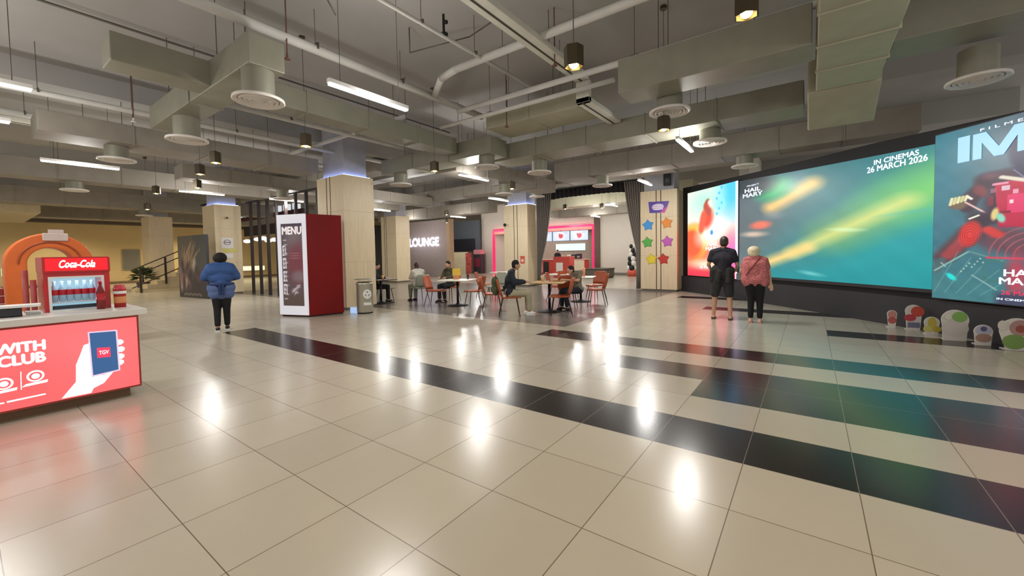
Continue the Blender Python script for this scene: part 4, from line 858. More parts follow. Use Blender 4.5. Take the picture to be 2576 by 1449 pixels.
words('small_lettering', '@gsccinemas', .02, .24, .187, .203, cw, PW, t, bold=.02) if False else None
decal('text_line', [(.245, .19), (.475, .20), (.475, .212), (.245, .205)], cw, PW, t)
decal('text_line', [(.0, .185), (.23, .189), (.23, .201), (.0, .197)], cw, PW, t)
decal('hand_picture', [(.573, .13), (.673, .267), (.680, .433), (.712, .525), (.740, .615), (.772, .625), (.785, .655), (.789, .299), (.865, .288), (.939, .301), (.867, .205), (.791, .172), (.773, .13)], cw, PW, t)
for z0, y1 in ((.60, 1.028), (.525, 1.035), (.452, 1.03), (.39, 1.024)): decal('finger_picture', [(.955, z0 - .028), (y1 - .02, z0 - .03), (y1, z0 - .012), (y1, z0 + .010), (y1 - .02, z0 + .026), (.955, z0 + .026)], cw, PW, t)
decal('phone_edge', [(.772, .74), (.985, .73), (.992, .305), (.782, .285)], cw, emat('phone_edge_pale', (214, 190, 214), 1.), t, .006)
decal('phone_screen', [(.783, .728), (.972, .718), (.978, .318), (.793, .303)], cw, emat('phone_screen_blue', (52, 92, 140), .9), t, .010)
decal('app_badge', [(.828, .572), (.925, .562), (.925, .462), (.828, .47)], cw, emat('badge_red', (226, 62, 92), 1.), t, .014)
words('badge_lettering', 'TGV', .842, .912, .50, .538, cw, PW, t, .019, .002, .03)
for y, z in ((.42, .39), (.235, .365)):
    decal('icon_ring', ell(y, z, .055, .052), cw, PW, t); decal('icon_inside', ell(y, z, .04, .038), cw, emat('panel_red', (232, 84, 86), 1.1), t, .008); decal('icon_core', ell(y, z, .026, .025), cw, PW, t, .013)
    decal('icon_base', [(y - .085, z - .085), (y + .07, z - .075), (y + .075, z - .05), (y - .06, z - .062)], cw, PW, t)
decal('divider', [(.328, .285), (.334, .285), (.338, .45), (.332, .45)], cw, PW, t)
# drinks fridge on the counter
CR = mat('fridge_red', (196, 16, 26), .3, coat=.3); 
t = thing('drinks_fridge', 'red countertop drinks fridge with a glowing white script header', 'fridge', (-6.2, .54, .93))
D = -.5; W_ = .48; Hh = .56
MB().box(D, 0, 0, .03, 0, Hh - .02).obj('side_wall', CR, t); MB().box(D, 0, W_ - .045, W_, 0, Hh - .02).obj('side_wall', CR, t); MB().box(D, D + .03, .03, W_ - .045, 0, Hh - .02).obj('back_wall', emat('fridge_inner', (150, 190, 205), .9), t)
MB().box(D, 0, .03, W_ - .045, 0, .02).obj('base', CR, t); MB().box(D + .031, -.001, .031, W_ - .046, .36, Hh - .03).obj('hood', CR, t); MB().box(D - .004, .02, -.006, W_ + .006, .40, Hh).obj('header', CR, t, bevel=.006)
fmh = lambda a, z, d=0.: (.02 + d, a, z)
decal('header_face', [(.015, .42), (W_ - .015, .42), (W_ - .015, Hh - .015), (.015, Hh - .015)], fmh, emat('header_red', (228, 22, 34), 1.), t, .0)
words('script_lettering', 'Coca-Cola', .11, .37, .45, .525, fmh, PW, t, .005, .003, .08, .35)
decal('script_swash', [(.12, .455), (.2, .468), (.34, .462), (.34, .468), (.2, .476), (.12, .463)], fmh, PW, t, .005)
for nm, a0, a1, z0, z1 in (('door_frame', .03, .05, .0, .36), ('door_frame', W_ - .065, W_ - .045, 0, .36), ('door_frame', .05, W_ - .065, .34, .36), ('door_frame', .05, W_ - .065, 0, .02)): MB().box(-.012, .008, a0, a1, z0, z1).obj(nm, WHT, t)
gl = bpy.data.materials.new('clear_glass'); gl.use_nodes = True; gb = gl.node_tree.nodes['Principled BSDF']; gb.inputs['Transmission Weight'].default_value = 1; gb.inputs['Roughness'].default_value = .02; gb.inputs['IOR'].default_value = 1.1; gb.inputs['Base Color'].default_value = (.92, .97, 1, 1)
MB().box(-.004, .0, .05, W_ - .065, .02, .34).obj('glass_door', gl, t)
MB().box(D + .03, -.02, .03, W_ - .045, .085, .092).obj('shelf', WHT, t)
MB().box(-.03, -.02, .05, W_ - .06, .025, .06).obj('label_strip', mat('price_strip', (60, 66, 74), .5), t)
lamp('AREA', (-6.35, .77, 1.27), 1.2, (.8, .92, 1), .3, .3, name='fridge_light')
BTR = mat('cola_label_red', (190, 30, 44), .4); COLA = mat('cola_dark', (150, 60, 60), .2)
def bottle(loc, lb, s=1., grp=None, dark=mat('clear_bottle_blue', (170, 200, 214), .15)):
    b = thing('drink_bottle', lb, 'bottle', loc, group=grp); b.scale = (s, s, s)
    MB().lathe((0, 0, 0), [(.001, 0), (.026, 0), (.028, .06), (.022, .085), (.028, .12), (.012, .175), (.011, .20), (.001, .20)], 16).obj('bottle_body', dark, b, True)
    MB().lathe((0, 0, 0), [(.0285, .07), (.0285, .125)], 16).obj('label_band', BTR, b, True); MB().tube((0, 0, .20), (0, 0, .215), .013, n=12).obj('cap', WHT, b); return b
for q in range(6): bottle((-6.32, .62 + .055 * q, 1.025), 'small red labelled bottle standing on the shelf inside the drinks fridge', 1., 'bottles inside the drinks fridge')
t = thing('drink_bottle', 'dark red cola bottle standing before the fridge glass at the right', 'bottle', (-6.12, .93, .93))
MB().lathe((0, 0, 0), [(.001, 0), (.034, 0), (.036, .08), (.028, .12), (.036, .17), (.016, .24), (.013, .275), (.001, .275)], 20).obj('bottle_body', mat('cola_bottle_red', (128, 22, 20), .25), t, True)
MB().lathe((0, 0, 0), [(.0365, .10), (.030, .12), (.0365, .165)], 20).obj('label_band', BTR, t, True); MB().tube((0, 0, .275), (0, 0, .295), .015, n=12).obj('cap', BTR, t)
t = thing('drink_cup', 'tall red and gold drink cup right of the drinks fridge', 'cup', (-6.15, 1.085, .93))
MB().lathe((0, 0, 0), [(.001, 0), (.048, 0), (.052, .19), (.056, .20), (.04, .24), (.001, .24)], 24).obj('cup_body', mat('cup_red', (176, 34, 30), .4), t, True); MB().lathe((0, 0, 0), [(.0505, .05), (.0515, .12)], 24).obj('gold_band', mat('cup_gold', (214, 140, 90), .4), t, True)
MB().lathe((0, 0, 0), [(.053, .15), (.0565, .165), (.053, .18)], 24).obj('white_band', WHT, t, True); MB().lathe((0, 0, 0), [(.057, .2), (.042, .235), (.044, .245), (.001, .25)], 24).obj('lid', mat('lid_red', (200, 60, 70), .3), t, True)
t = thing('payment_terminal', 'flat white screen unit on a black stand at the left edge of the counter', 'screen', (-6.05, .28, .93), -.1)
MB().box(-.13, .05, -.22, .22, .085, .11).obj('display_unit', WHT, t, bevel=.006); MB().box(-.10, .02, -.10, .10, 0, .012).obj('foot', BLK, t); MB().box(-.06, -.03, -.09, .10, .012, .085).obj('stand', BLK, t); MB().box(.02, .03, -.09, .10, .012, .08).obj('stand_front', DGREY, t)
t = thing('cash_drawer', 'low pale box right of the black stand on the counter', 'box', (-6.12, .46, .93)); MB().box(-.10, .06, -.05, .05, 0, .035).obj('drawer_body', WHT, t, bevel=.004); MB().box(.06, .064, -.04, .04, .008, .028).obj('drawer_front', mat('pale_grey', (170, 170, 168), .5), t)
t = thing('cup_rack', 'red rack with white stripes behind the counter at the left photo edge', 'rack', (-6.75, .25, 0))
MB().box(-.2, .1, -.15, .06, 0, 1.18).obj('rack_body', mat('rack_red', (150, 40, 26), .5), t, bevel=.01)
for z in (.98, 1.02, 1.1): MB().box(.1, .104, -.15, .06, z, z + .006).obj('stripe', WHT, t)
t = thing('bottle_display', 'pink translucent tube display left of the drinks fridge', 'display', (-6.45, .49, .93))
for q in range(2): MB().tube((.03 * q, -.03 + .05 * q - .02, 0), (.03 * q, -.03 + .05 * q - .02, .43 - .1 * q), .022, n=14).obj('tube', mat('pink_translucent', (190, 96, 96), .3), t, True)
# orange arch
t = thing('arch', 'orange arch standing behind the counter with a small pale sign at its crown', 'arch', (-10.0, .95, 0))
ORA = mat('orange_vinyl', (206, 98, 34), .45, var=.08)
mb = MB(); N = 22; r0, r1 = .25, .48; cz = 1.42
for k, (y, z, c, s) in enumerate([(0, 0, -1, None), ] + [(0, cz, math.cos(PI - PI * i / N), math.sin(PI - PI * i / N)) for i in range(N + 1)] + [(0, 0, 1, None)]):
    if s is None: a = (c * r0, 0.); b = (c * r1, 0.)
    else: a = (c * r0, cz + s * r0); b = (c * r1, cz + s * r1)
    mb.v += [(.2, a[0], a[1]), (.2, b[0], b[1]), (-.25, b[0], b[1]), (-.25, a[0], a[1])]
n = len(mb.v) // 4
for k in range(n - 1):
    for i in range(4): mb.f.append((4 * k + i, 4 * k + (i + 1) % 4, 4 * k + 4 + (i + 1) % 4, 4 * k + 4 + i)); mb.mi.append(0)
mb.f += [(3, 2, 1, 0), (4 * n - 4, 4 * n - 3, 4 * n - 2, 4 * n - 1)]; mb.mi += [0, 0]
mb.obj('arch_body', ORA, t, bevel=.02)
mb = MB().path([(.21, math.cos(PI - PI * i / 20) * .34, cz + math.sin(PI - PI * i / 20) * .34) for i in range(21)], .012); mb.obj('seam_line', mat('orange_seam', (150, 66, 26), .5), t)
MB().box(.205, .225, -.08, .2, 1.78, 1.90).obj('sign_panel', mat('sign_lilac', (196, 176, 170), .5), t, bevel=.01); MB().box(.225, .235, -.02, .15, 1.9, 1.96).obj('sign_crest', mat('sign_lilac', (196, 176, 170), .5), t)
# ------------------------------------------------------------ board standees on the floor by the screen wall (plain shapes)
def standee(x, y, w_, h_, face_deg, parts, label):
    t = thing('standee', label, 'standee', (x, y, 0), math.radians(face_deg), 'cut-out boards below the screen wall')      # front looks to -y
    mp = lambda a, z, d=0.: (a, -d, z)
    decal('board', parts[0], mp, mat('board_white', (222, 216, 208), .5), t, .0, .012)
    for k, (pts, c) in enumerate(parts[1:]): decal('printed_shape', pts, mp, mat('print_%d_%d_%d' % c, c, .5), t, .013 + .003 * k, .002)
    MB().box(-w_ * .25, w_ * .25, 0, .14, 0, .01).obj('foot', mat('board_white', (222, 216, 208), .5), t); return t
def outl(w_, h_, base, wob=.0):
    p = [(-base / 2, 0), (base / 2, 0)]; c = h_ - w_ / 2 if h_ > w_ else h_ * .55; ry = h_ - c
    for i in range(21):
        a = -.35 + (PI + .7) * i / 20; p.append((w_ / 2 * math.cos(a), c + ry * math.sin(a)))
    return p
S_ = [(1.20, 9.90, .16, .33, .11, [(ell(0, .24, .06, .07), (206, 140, 136)), (ell(0, .14, .06, .06), (190, 96, 92))], 'leftmost small pink cut-out board below the movie screen'),
      (1.46, 9.78, .26, .46, .20, [(ell(.05, .33, .09, .09), (208, 84, 66)), (ell(-.05, .22, .08, .06), (196, 70, 84)), ([(-.08, .05), (.08, .05), (.08, .14), (-.08, .14)], (120, 122, 150))], 'red and white cut-out board, second from the left below the screen'),
      (1.62, 9.40, .22, .31, .18, [(ell(0, .2, .055, .09), (208, 190, 84)), (ell(-.05, .1, .06, .05), (214, 206, 120)), (ell(.06, .1, .055, .05), (204, 180, 70))], 'small yellow cut-out board, third from the left below the screen'),
      (1.80, 9.00, .36, .49, .30, [(ell(-.0, .19, .155, .13), (214, 206, 200)), (ell(.05, .37, .085, .08), (140, 186, 98)), (ell(-.08, .36, .04, .04), (226, 228, 206))], 'big white cut-out board with a green patch below the astronaut poster'),
      (2.04, 8.77, .23, .31, .19, [(ell(0, .22, .09, .07), (190, 190, 210)), (ell(.0, .24, .035, .035), (96, 96, 130)), (ell(0, .11, .085, .06), (172, 138, 120))], 'small white and brown cut-out board, second from the right'),
      (2.30, 8.55, .40, .46, .24, [(ell(.03, .31, .11, .11), (180, 140, 134)), (ell(.03, .30, .05, .05), (160, 84, 72)), (ell(-.03, .12, .12, .10), (122, 156, 84)), (ell(-.15, .34, .05, .07), (214, 208, 200))], 'rightmost pink and green cut-out board at the photo edge')]
for x, y, w_, h_, base, sh, lb in S_: standee(x, y, w_, h_, 12, [outl(w_ * .88, h_ * .97, base * .88)] + sh, lb)
t = None
# ------------------------------------------------------------ curtains between the two far pillars
CUR = mat('grey_curtain', (132, 124, 116), .9, var=.12, scale=8, stretch=(12, 12, .4)); VAL = mat('black_mesh_valance', (34, 28, 30), .9, var=.5, scale=30)
def curtain(label, x_out, sgn, prof):
    t = thing('curtain', label, 'curtain', (x_out, 15.7, 0), group='grey curtains of the opening'); mb = MB(); N = 60; rows = []
    for z, wd in prof:
        for i in range(N + 1):
            s = i / N; rows.append((sgn * wd * s, .07 * math.sin(s * PI * 16) * (.35 + .65 * min(1, wd / .8)), z))
    f = [(k * (N + 1) + i, k * (N + 1) + i + 1, (k + 1) * (N + 1) + i + 1, (k + 1) * (N + 1) + i) for k in range(len(prof) - 1) for i in range(N)]
    mb.add(rows, f); o = mb.obj('cloth', CUR, t, True); s = o.modifiers.new('solid', 'SOLIDIFY'); s.thickness = .012
    MB().tube((0, 0, prof[-1][0]), (sgn * prof[-1][1], 0, prof[-1][0]), .02, n=10).obj('rail', BLK, t); return t
curtain('grey curtain gathered at the left of the opening, beside the notice pillar', -10.02, 1, [(.02, .22), (.8, .24), (1.2, .28), (1.9, .5), (2.8, .66), (3.5, .76), (4.2, .80)])
curtain('grey curtain gathered at the right of the opening, beside the star sticker pillar', -5.14, -1, [(.02, .30), (.8, .30), (1.6, .32), (2.2, .46), (3.0, .62), (3.5, .7), (4.2, .78)])
t = thing('valance', 'black gathered valance across the top of the curtained opening', 'valance', (-7.6, 15.75, 3.86))
mb = MB(); N = 160; R_ = []
for z in (.0, .36):
    for i in range(N + 1): R_.append((-2.42 + 4.85 * i / N, .05 * math.sin(i * .9), z + (.10 * abs(math.cos(PI * i / N)) ** 6 * -1 if z == 0 else 0)))
mb.add(R_, [(i, i + 1, N + 2 + i, N + 1 + i) for i in range(N)]); o = mb.obj('cloth', VAL, t, True); s = o.modifiers.new('solid', 'SOLIDIFY'); s.thickness = .01
MB().box(-2.42, 2.43, -.03, .03, .34, .40).obj('rail', BLK, t); MB().tube((-1.8, 0, .4), (-1.8, 0, 1.34), .01, n=6).obj('hanger_rod', RODM, t); MB().tube((1.8, 0, .4), (1.8, 0, 1.34), .01, n=6).obj('hanger_rod', RODM, t)
# ------------------------------------------------------------ food stall behind the curtains (y = 25)
NEON = emat('pink_red_neon', (255, 26, 80), 1.8)
t = thing('neon_frame', 'glowing pink red frame around the food stall front', 'neon frame', (-15.7, 24.95, 0))
MB().box(-4.28, -4.12, -.05, .03, .1, 3.28).obj('neon_upright', NEON, t); MB().box(4.12, 4.28, -.05, .03, .1, 3.34).obj('neon_upright', NEON, t); MB().box(-4.12, 4.12, -.05, .03, 3.2, 3.36).obj('neon_bar', NEON, t)
MB().box(-4.12, 4.12, -.02, .05, 3.0, 3.2).obj('fascia', mat('stall_fascia_pink', (226, 150, 130), .5), t)
lamp('AREA', (-15.7, 24.6, 3.2), 30, (1, .25, .35), 8, .1, (PI / 3, 0, 0), name='neon_light')
t = thing('stall_interior', 'back wall and window of the food stall', 'stall', (-15.7, 27, 0))
MB().box(-4.2, 4.2, .0, .2, 0, 3.4).obj('back_panel', mat('stall_grey_wall', (150, 140, 128), .7), t); MB().box(-4.25, -4.15, -1.9, .0, 0, 3.4).obj('side_panel', WHITEW, t); MB().box(4.15, 4.25, -1.7, .0, 0, 3.4).obj('side_panel', WHITEW, t)
MB().box(.2, 2.6, -.06, 0, 1.65, 2.15).obj('lit_window', emat('kitchen_window_glow', (206, 235, 226), 1.), t); MB().box(-3.6, -2.9, -.06, 0, 1.2, 2.9).obj('grey_door', mat('grey_green_door', (110, 112, 100), .6), t)
lamp('AREA', (-15.7, 25.9, 3.1), 70, (1, .95, .88), 6, .5, name='stall_light')
MENU = vmat('menu_board_picture', 1.1)
for k in range(3):
    t = thing('menu_board', ('left', 'middle', 'right')[k] + ' one of the three glowing menu boards in the food stall', 'menu board', (-15.95 + 1.38 * k, 24.9, 2.3), group='glowing menu boards')
    def mp(x, z, k=k):
        C = flat((196, 212, 236), x); C = mix(C, (240, 220, 226), blob(x, z, .6, .35, .35, .26, 0, .5)); C = mix(C, (206, 70, 84), blob(x, z, .62 + .04 * k, .33, .17, .14, .4 * k, .3)); C = mix(C, (150, 90, 96), blob(x, z, .55, .42, .06, .09, 0, .4)); return mix(C, (150, 160, 190), blob(x, z, 1.05, .55, .15, .03, 0, .5) * .6)
    gridpic('display', .02, 1.32, 60, .02, .66, 34, lambda a, z, d=0.: (a, -.01, z), mp, MENU, t); MB().box(0, 1.34, .0, .05, 0, .68).obj('housing', mat('board_frame_blue', (70, 90, 130), .5), t); MB().box(.6, .66, .01, .04, .68, .72).obj('hanging_bracket', BLK, t)
t = thing('serving_counter', 'red serving counter of the food stall with pale panels', 'counter', (-14.0, 24.0, 0))
CRD = mat('counter_red', (190, 62, 52), .5); CRM = mat('counter_cream', (222, 210, 180), .5)
MB().box(-2.2, 2.45, -.3, .3, 0, 1.02).obj('body', CRD, t); MB().box(-2.25, 2.5, -.34, .34, 1.02, 1.07).obj('worktop', mat('counter_pink_top', (224, 180, 170), .4), t); MB().box(1.45, 2.42, -.32, -.3, .1, 1.0).obj('cream_panel', CRM, t); MB().box(-1.2, -.7, -.32, -.3, .2, .9).obj('cream_panel', CRM, t); MB().box(-.6, -.2, -.32, -.3, .05, .9).obj('dark_panel', BLK, t)
t = thing('display_cabinet', 'red cabinet with a white sheet in front of the serving counter', 'cabinet', (-11.9, 21.6, 0))
MB().box(-.55, .55, -.3, .3, 0, 1.25).obj('body', mat('cabinet_red', (198, 70, 60), .5), t, bevel=.02); MB().box(-.35, .1, -.31, -.3, .35, .9).obj('white_sheet', WHT, t)
for k, (x, c) in enumerate(((-12.1, (40, 34, 44)), (-12.45, (60, 50, 50)), (-12.8, (230, 220, 210)), (-13.2, (210, 150, 130)), (-15.6, (200, 190, 180)))):
    t = thing('kitchen_machine', ('black machine at the right end of the serving counter', 'dark machine beside the black one on the serving counter', 'white container on the serving counter', 'pinkish container on the serving counter', 'pale machine at the left of the serving counter')[k], 'machine', (x, 24.05, 1.07))
    MB().box(-.14, .14, -.14, .14, 0, .34 - .03 * k).obj('body', mat('machine_%d' % k, c, .4), t, bevel=.02); MB().box(-.1, .1, -.15, -.14, .08, .2).obj('front', mat('machine_front', (150, 140, 130), .4), t)
person('staff member in dark clothes behind the red serving counter', (-14.6, 25.6, 0), PI, 1.72, None, mat('black_top', (26, 28, 34), .85), mat('black_trousers', (18, 18, 22), .85), BLK, SHORT_HAIR, vox=.02)
t = thing('bench', 'dark grey planter bench beside the food stall', 'bench', (-9.75, 22.2, 0), .05); MB().box(-.75, .55, -1.0, .6, .06, .50).obj('body', mat('bench_grey', (92, 86, 76), .7), t, bevel=.02); MB().box(-.7, .5, -.95, .55, .0, .06).obj('plinth', BLK, t); MB().box(-.78, .58, -1.03, .63, .50, .55).obj('top', mat('bench_top', (70, 66, 58), .6), t)
t = thing('balloon_tower', 'tower of black and white balloons on a coral base beside the right curtain', 'balloons', (-8.62, 24.2, 0))
BW = mat('balloon_white', (214, 208, 200), .3); k_ = 0
for z, r, n in ((.5, .2, 5), (.78, .2, 5), (1.05, .18, 4), (1.3, .17, 4), (1.55, .15, 3), (1.8, .13, 2)):
    for q in range(n):
        a = 2 * PI * q / n + z * 2; MB().ball((.2 * math.cos(a) * (1.2 - z * .4), .2 * math.sin(a) * (1.2 - z * .4), z), (r * .8, r * .8, r)).obj('balloon', BLK if (q + int(z * 4)) % 2 else BW, t, True)
MB().lathe((0, 0, 0), [(.001, 0), (.3, 0), (.34, .25), (.28, .42), (.001, .42)], 20).obj('base', mat('coral_base', (206, 92, 72), .5), t, True)
# ------------------------------------------------------------ grey wall with glowing lettering, entrance beside it
struct(MB().box(-24.2, -19.35, 19.5, 19.8, 0, 3.85).obj('wall_lounge', mat('mauve_grey_wall', (160, 146, 140), .7, var=.05)))
struct(MB().box(-19.5, -19.2, 19.42, 19.82, 0, 3.85).obj('trim_11', mat('tan_frame', (178, 150, 118), .6)))
t = thing('wall_lettering', 'glowing white word lettering on the mauve grey wall', 'sign', (-21.3, 19.46, 2.4), group=None)
words('lettering', 'LOUNGE', -1.95, 1.05, -.28, .28, lambda a, z, d=0.: (a, -d, z), emat('lounge_glow', (236, 238, 255), 1.7), t, .02, .03, .12); MB().box(-2.0, 1.1, -.01, .03, -.05, .0).obj('mounting_rail', mat('rail_grey', (140, 130, 130), .5), t)
lamp('AREA', (-21.7, 18.4, 2.4), 14, (.85, .85, 1), 3, .5, (PI / 2, 0, 0), name='lounge_wall_fill')  # unseen fill light added to brighten the mauve grey wall
t = thing('entrance_portal', 'dark screen band above the far entrance by the lettering', 'screen', (-23.0, 24.5, 0))
MB().box(-1.9, 1.6, 0, .3, 1.75, 2.75).obj('dark_band', mat('band_blue_black', (20, 24, 40), .4), t); MB().box(-1.9, 1.9, .1, .3, 2.75, 4.2).obj('upper_panel', mat('blue_grey_panel', (84, 92, 100), .6), t); MB().box(1.6, 1.9, -.0, .3, 0, 2.75).obj('side_panel', mat('blue_grey_panel', (84, 92, 100), .6), t); MB().box(-1.95, -1.9, 0, .3, 0, 4.2).obj('side_panel', DGREY, t)
t = thing('display_wall', 'cream box wall below the dark band at the far entrance', 'partition', (-22.55, 23.6, 0)); MB().box(-.95, .9, 0, .3, 0, 1.68).obj('cream_panel', mat('cream_panel_bright', (226, 216, 180), .5), t); MB().box(.9, 1.25, 0, .3, 0, 1.6).obj('red_spotted_panel', mat('red_poster_panel', (190, 90, 84), .5, var=.5, scale=6), t)
t = thing('vending_machine', 'dark vending machine with a pink top at the far entrance', 'machine', (-20.9, 24.1, 0)); MB().box(-.35, .35, 0, .5, 0, 1.5).obj('body', DGREY, t); MB().box(-.3, .3, -.02, 0, .5, 1.2).obj('front', mat('machine_front_red', (120, 40, 60), .4), t); MB().box(-.35, .35, 0, .5, 1.5, 1.85).obj('top_box', mat('pink_top_box', (206, 130, 140), .5), t)
t = thing('dark_partition', 'dark blue partition right behind the big pillar', 'partition', (-21.5, 16.0, 0)); MB().box(-.9, .5, 0, .15, 0, 3.3).obj('panel', mat('blue_black_panel', (22, 28, 42), .5), t); MB().box(-.95, .55, -.02, .17, 3.3, 3.36).obj('top_rail', BLK, t)
# ------------------------------------------------------------ slatted screens by the far pillar
def slat_screen(label, x0, x1, y, n, z0=0., z1=3.75):
    t = thing('slat_screen', label, 'screen', ((x0 + x1) / 2, y, 0)); L = (x1 - x0) / 2
    for i in range(n): x = -L + 2 * L * (i + .5) / n; MB().box(x - .035, x + .035, -.05, .05, z0, z1).obj('slat', mat('slat_dark_brown', (40, 26, 24), .6), t)
    MB().box(-L, L, -.04, .04, z1, z1 + .06).obj('top_rail', BLK, t)
    return t
slat_screen('row of tall dark vertical slats between the far pillar and the kiosk', -19.1, -11.6, 7.4, 10)
slat_screen('three dark vertical slats left of the no smoking pillar, above the stairs', -22.6, -20.8, 6.9, 3, 0, 3.9)
t = thing('backlit_sign', 'row of glowing white squares behind the slatted screen', 'sign', (-26, 10.5, 3.95))
for i in range(10): MB().box(-4.5 + i * 1.0, -3.85 + i * 1.0, -.05, .05, 0, .3).obj('glowing_square', emat('square_glow', (205, 214, 220), .9), t)
MB().box(-4.7, 5.5, -.03, .06, -.25, -.02).obj('rail', mat('dark_red_rail', (66, 26, 40), .6), t); MB().tube((0, 0, .3), (0, 0, 1.25), .01, n=6).obj('hanger_rod', RODM, t)
t = thing('light_cluster', 'cluster of glowing white lanterns behind the slatted screen', 'light', (-25.5, 11.0, 2.55))
for i in range(8): MB().ball((-3 + i * .75, (i % 3) * .3, .1 * (i % 2)), (.3, .2, .12)).obj('lantern', emat('lantern_glow', (240, 232, 224), 1.3), t, True)
MB().box(-3.3, 2.6, -.05, .05, .3, .9).obj('dark_fascia', mat('fascia_black', (24, 24, 26), .6), t); MB().tube((0, 0, .9), (0, 0, CZ - 2.55), .01, n=6).obj('hanger_rod', RODM, t)
t = thing('wall_base_light', 'glowing yellow white strip low on the wall behind the slats', 'light', (-35.85, 14, .55)); MB().box(0, .05, -3.0, 1.0, 0, .3).obj('strip', emat('base_glow', (240, 236, 180), 1.3), t); MB().box(-.05, 0, -3.05, 1.05, -.05, .35).obj('backing', WHT, t)
ck = dup(ch, (-15.9, 8.9, 0), math.radians(-60), 'orange dining chair seen between the slats, left one', 'orange chairs behind the slats'); dup(ch, (-15.2, 9.3, 0), math.radians(-30), 'orange dining chair seen between the slats, right one', 'orange chairs behind the slats')
table('brown table behind the slatted screen, left of the kiosk', (-14.4, 8.5, 0), mat('brown_tabletop', (150, 96, 60), .5), .8)
person('person with dark hair seated behind the slatted screen beside the kiosk', (-14.0, 9.0, 0), math.radians(120), 1.6, sit(), mat('pale_pink_top', (200, 160, 150), .85), mat('black_trousers', (18, 18, 22), .85), BLK, SHORT_HAIR, sleeve='long', vox=.018)
# ------------------------------------------------------------ picture wall by the pillar
t = thing('photo_panel', 'dark printed panel with brown plumes left of the person in blue', 'panel', (-19.0, 5.35, 0))
A_, B_ = Vector((-20.05, 5.30, 0)), Vector((-17.75, 5.52, 0)); dd = (B_ - A_); LL = dd.length; dd.normalize(); o2 = Vector((-19.0, 5.35, 0))
def fmap2(a, z, d=0.): q = A_ - o2 + dd * a + Vector((dd.y, -dd.x, 0)) * d; return (q.x, q.y, z)
def mur(a, z):
    u = a / LL; v = z / 2.35; C = flat((84, 78, 66), a); C = mix(C, (66, 68, 66), (u > .55) * 1.); C = mix(C, (40, 34, 38), np.clip((.5 - v) * 4, 0, 1) * .8)
    rs = np.random.RandomState(3)
    for q in range(26): a0 = rs.uniform(.05, .5); C = mix(C, tuple(np.array((150, 124, 96)) * rs.uniform(.7, 1.2)), seg(u, v, (a0, rs.uniform(.4, .6)), (a0 + rs.uniform(.05, .35), rs.uniform(.7, .93)), .010, .6) * .8)
    for q in range(22): C = mix(C, tuple(np.array(((130, 84, 80), (60, 44, 56), (160, 150, 140), (40, 34, 40))[q % 4]) * rs.uniform(.7, 1.2)), blob(u, v, rs.uniform(.05, .7), rs.uniform(.12, .55), .05, .10, rs.uniform(-1, 1), .5) * .8)
    for q in range(9): C = mix(C, (180, 170, 150), blob(u, v, .2 + .07 * q, .05 + .01 * (q % 2), .02, .02, 0, .5) * .7)
    return C
gridpic('picture', 0, LL, 120, .02, 2.35, 120, fmap2, mur, vmat('printed_mural', 0, .5), t, depth=.03)
mb = MB(); vs = [fmap2(a, z, d) for d in (-.06, .028) for a, z in ((0, 0), (LL, 0), (LL, 2.36), (0, 2.36))]; mb.add(vs, [(0, 3, 2, 1), (4, 5, 6, 7), (0, 1, 5, 4), (1, 2, 6, 5), (2, 3, 7, 6), (3, 0, 4, 7)]).obj('panel_body', DGREY, t)
# ------------------------------------------------------------ staircase
t = thing('staircase', 'short cream staircase with a black handrail rising to the right', 'staircase', (-24.6, 4.9, 0))
STP = mat('cream_stair', (186, 170, 138), .6)
for k in range(8): MB().box(-.9, .2, .35 * k, 2.9, .17 * k, .17 * (k + 1)).obj('step', STP, t)
MB().box(.2, .3, -.1, 2.9, 0, .12).obj('stringer', STP, t)
HR = mat('black_handrail', (44, 34, 26), .5)
for z in (1.02, .72, .22): MB().tube((.3, -.2, z), (.3, 2.95, z + 1.55), .022, n=10).obj('handrail', HR, t)
for y in (.1, 1.0, 1.9, 2.8): MB().box(.28, .33, y - .04, y + .04, max(0, .17 * int(y / .35)), 1.1 + y * .49).obj('baluster', HR, t)
t = thing('potted_plant', 'leafy green plant behind the stair handrail', 'plant', (-26.05, 5.45, 0)); FOL = mat('dark_green_leaf', (66, 82, 48), .6, var=.3, scale=6)
MB().lathe((0, 0, 0), [(.001, 0), (.2, 0), (.26, .4), (.001, .4)], 16).obj('pot', mat('pot_grey', (110, 100, 90), .6), t, True)
mb = MB(); rs = random.Random(5)
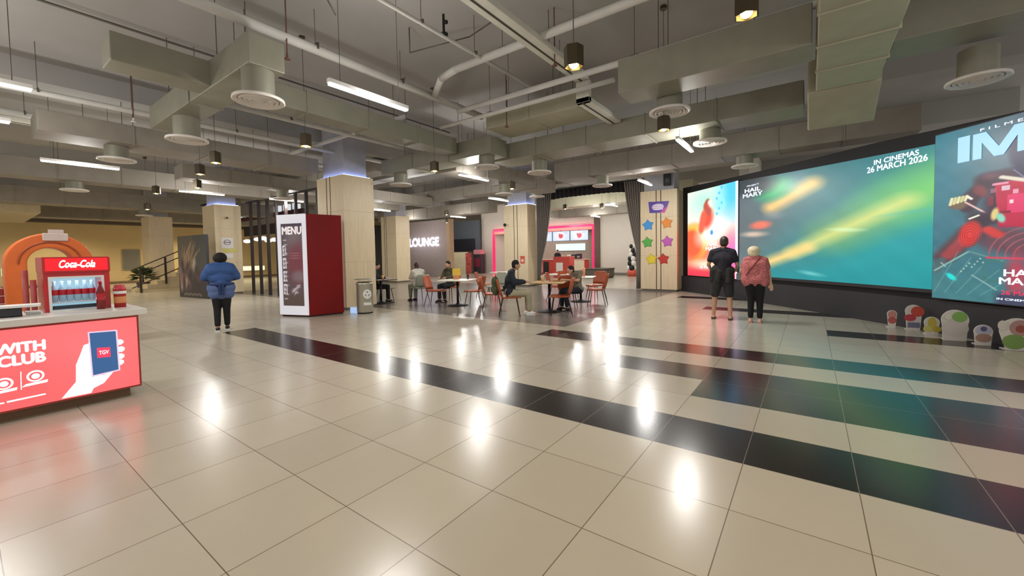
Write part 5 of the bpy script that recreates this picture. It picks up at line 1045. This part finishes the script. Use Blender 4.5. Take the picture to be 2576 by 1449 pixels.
for q in range(160):
    a = rs.uniform(0, 2 * PI); e = rs.uniform(-.2, 1.2); L = rs.uniform(.35, .75); c = Vector((0, 0, .65)); d = Vector((math.cos(a) * math.cos(e), math.sin(a) * math.cos(e), math.sin(e))); s = d.cross(Vector((0, 0, 1))).normalized() * .07; p = c + d * L * .4; q2 = c + d * L
    mb.add([p, p + (q2 - p) * .5 + s, q2 + Vector((0, 0, -.06)), p + (q2 - p) * .5 - s], [(0, 1, 2, 3)])
mb.obj('leaves', FOL, t); MB().tube((0, 0, .38), (0, 0, .8), .03, n=8).obj('stem', HR, t)
t = thing('red_sign', 'small red notice on a post before the stairs', 'sign', (-23.2, 6.35, 0)); MB().box(-.02, .02, -.2, .18, .95, 1.4).obj('board', mat('board_red_orange', (196, 74, 56), .5), t); MB().tube((0, 0, 0), (0, 0, .95), .02, n=8).obj('post', mat('post_grey', (150, 140, 126), .5), t)
t = thing('wall_panel', 'grey framed panel on the far yellow wall left of the stairs', 'panel', (-35.98, 7.0, 1.2)); MB().box(0, .04, -.45, .45, -.35, 1.0).obj('frame', mat('panel_grey_dark', (140, 132, 110), .6), t); MB().box(.04, .045, -.4, .4, -.3, .95).obj('grille', mat('panel_grey', (120, 116, 104), .6), t)
t = thing('exit_sign', 'pale green sign at the left photo edge behind the orange arch', 'sign', (-12.0, .66, 1.28)); MB().box(0, .03, -.12, .12, -.08, .06).obj('face', emat('sign_green', (190, 210, 150), .8), t); MB().box(-.02, 0, -.02, .02, -1.28, .0).obj('post', WHT, t)
for x, y in ((-33.5, 3.5), (-33.5, 9.5), (-29, 8.3), (-24, 3), (-20, 1.5), (-24, 11), (-30, 14)): lamp('SPOT', (x, y, 3.5), 420, (1, .84, .58), .08, spot=2.8, blend=.9)  # unseen warm spots added to lift the dark far left walls

for x, y in ((-14, 22.5), (-8.5, 20.5), (-6.5, 22.8), (-19.5, 22.5), (-22.5, 21.5), (-13, 11), (-9, 17.5), (-20.5, 17)): lamp('POINT', (x, y, 3.4), 75, COOL, .12)  # unseen point lights added to brighten the far entrance, stall and curtain areas
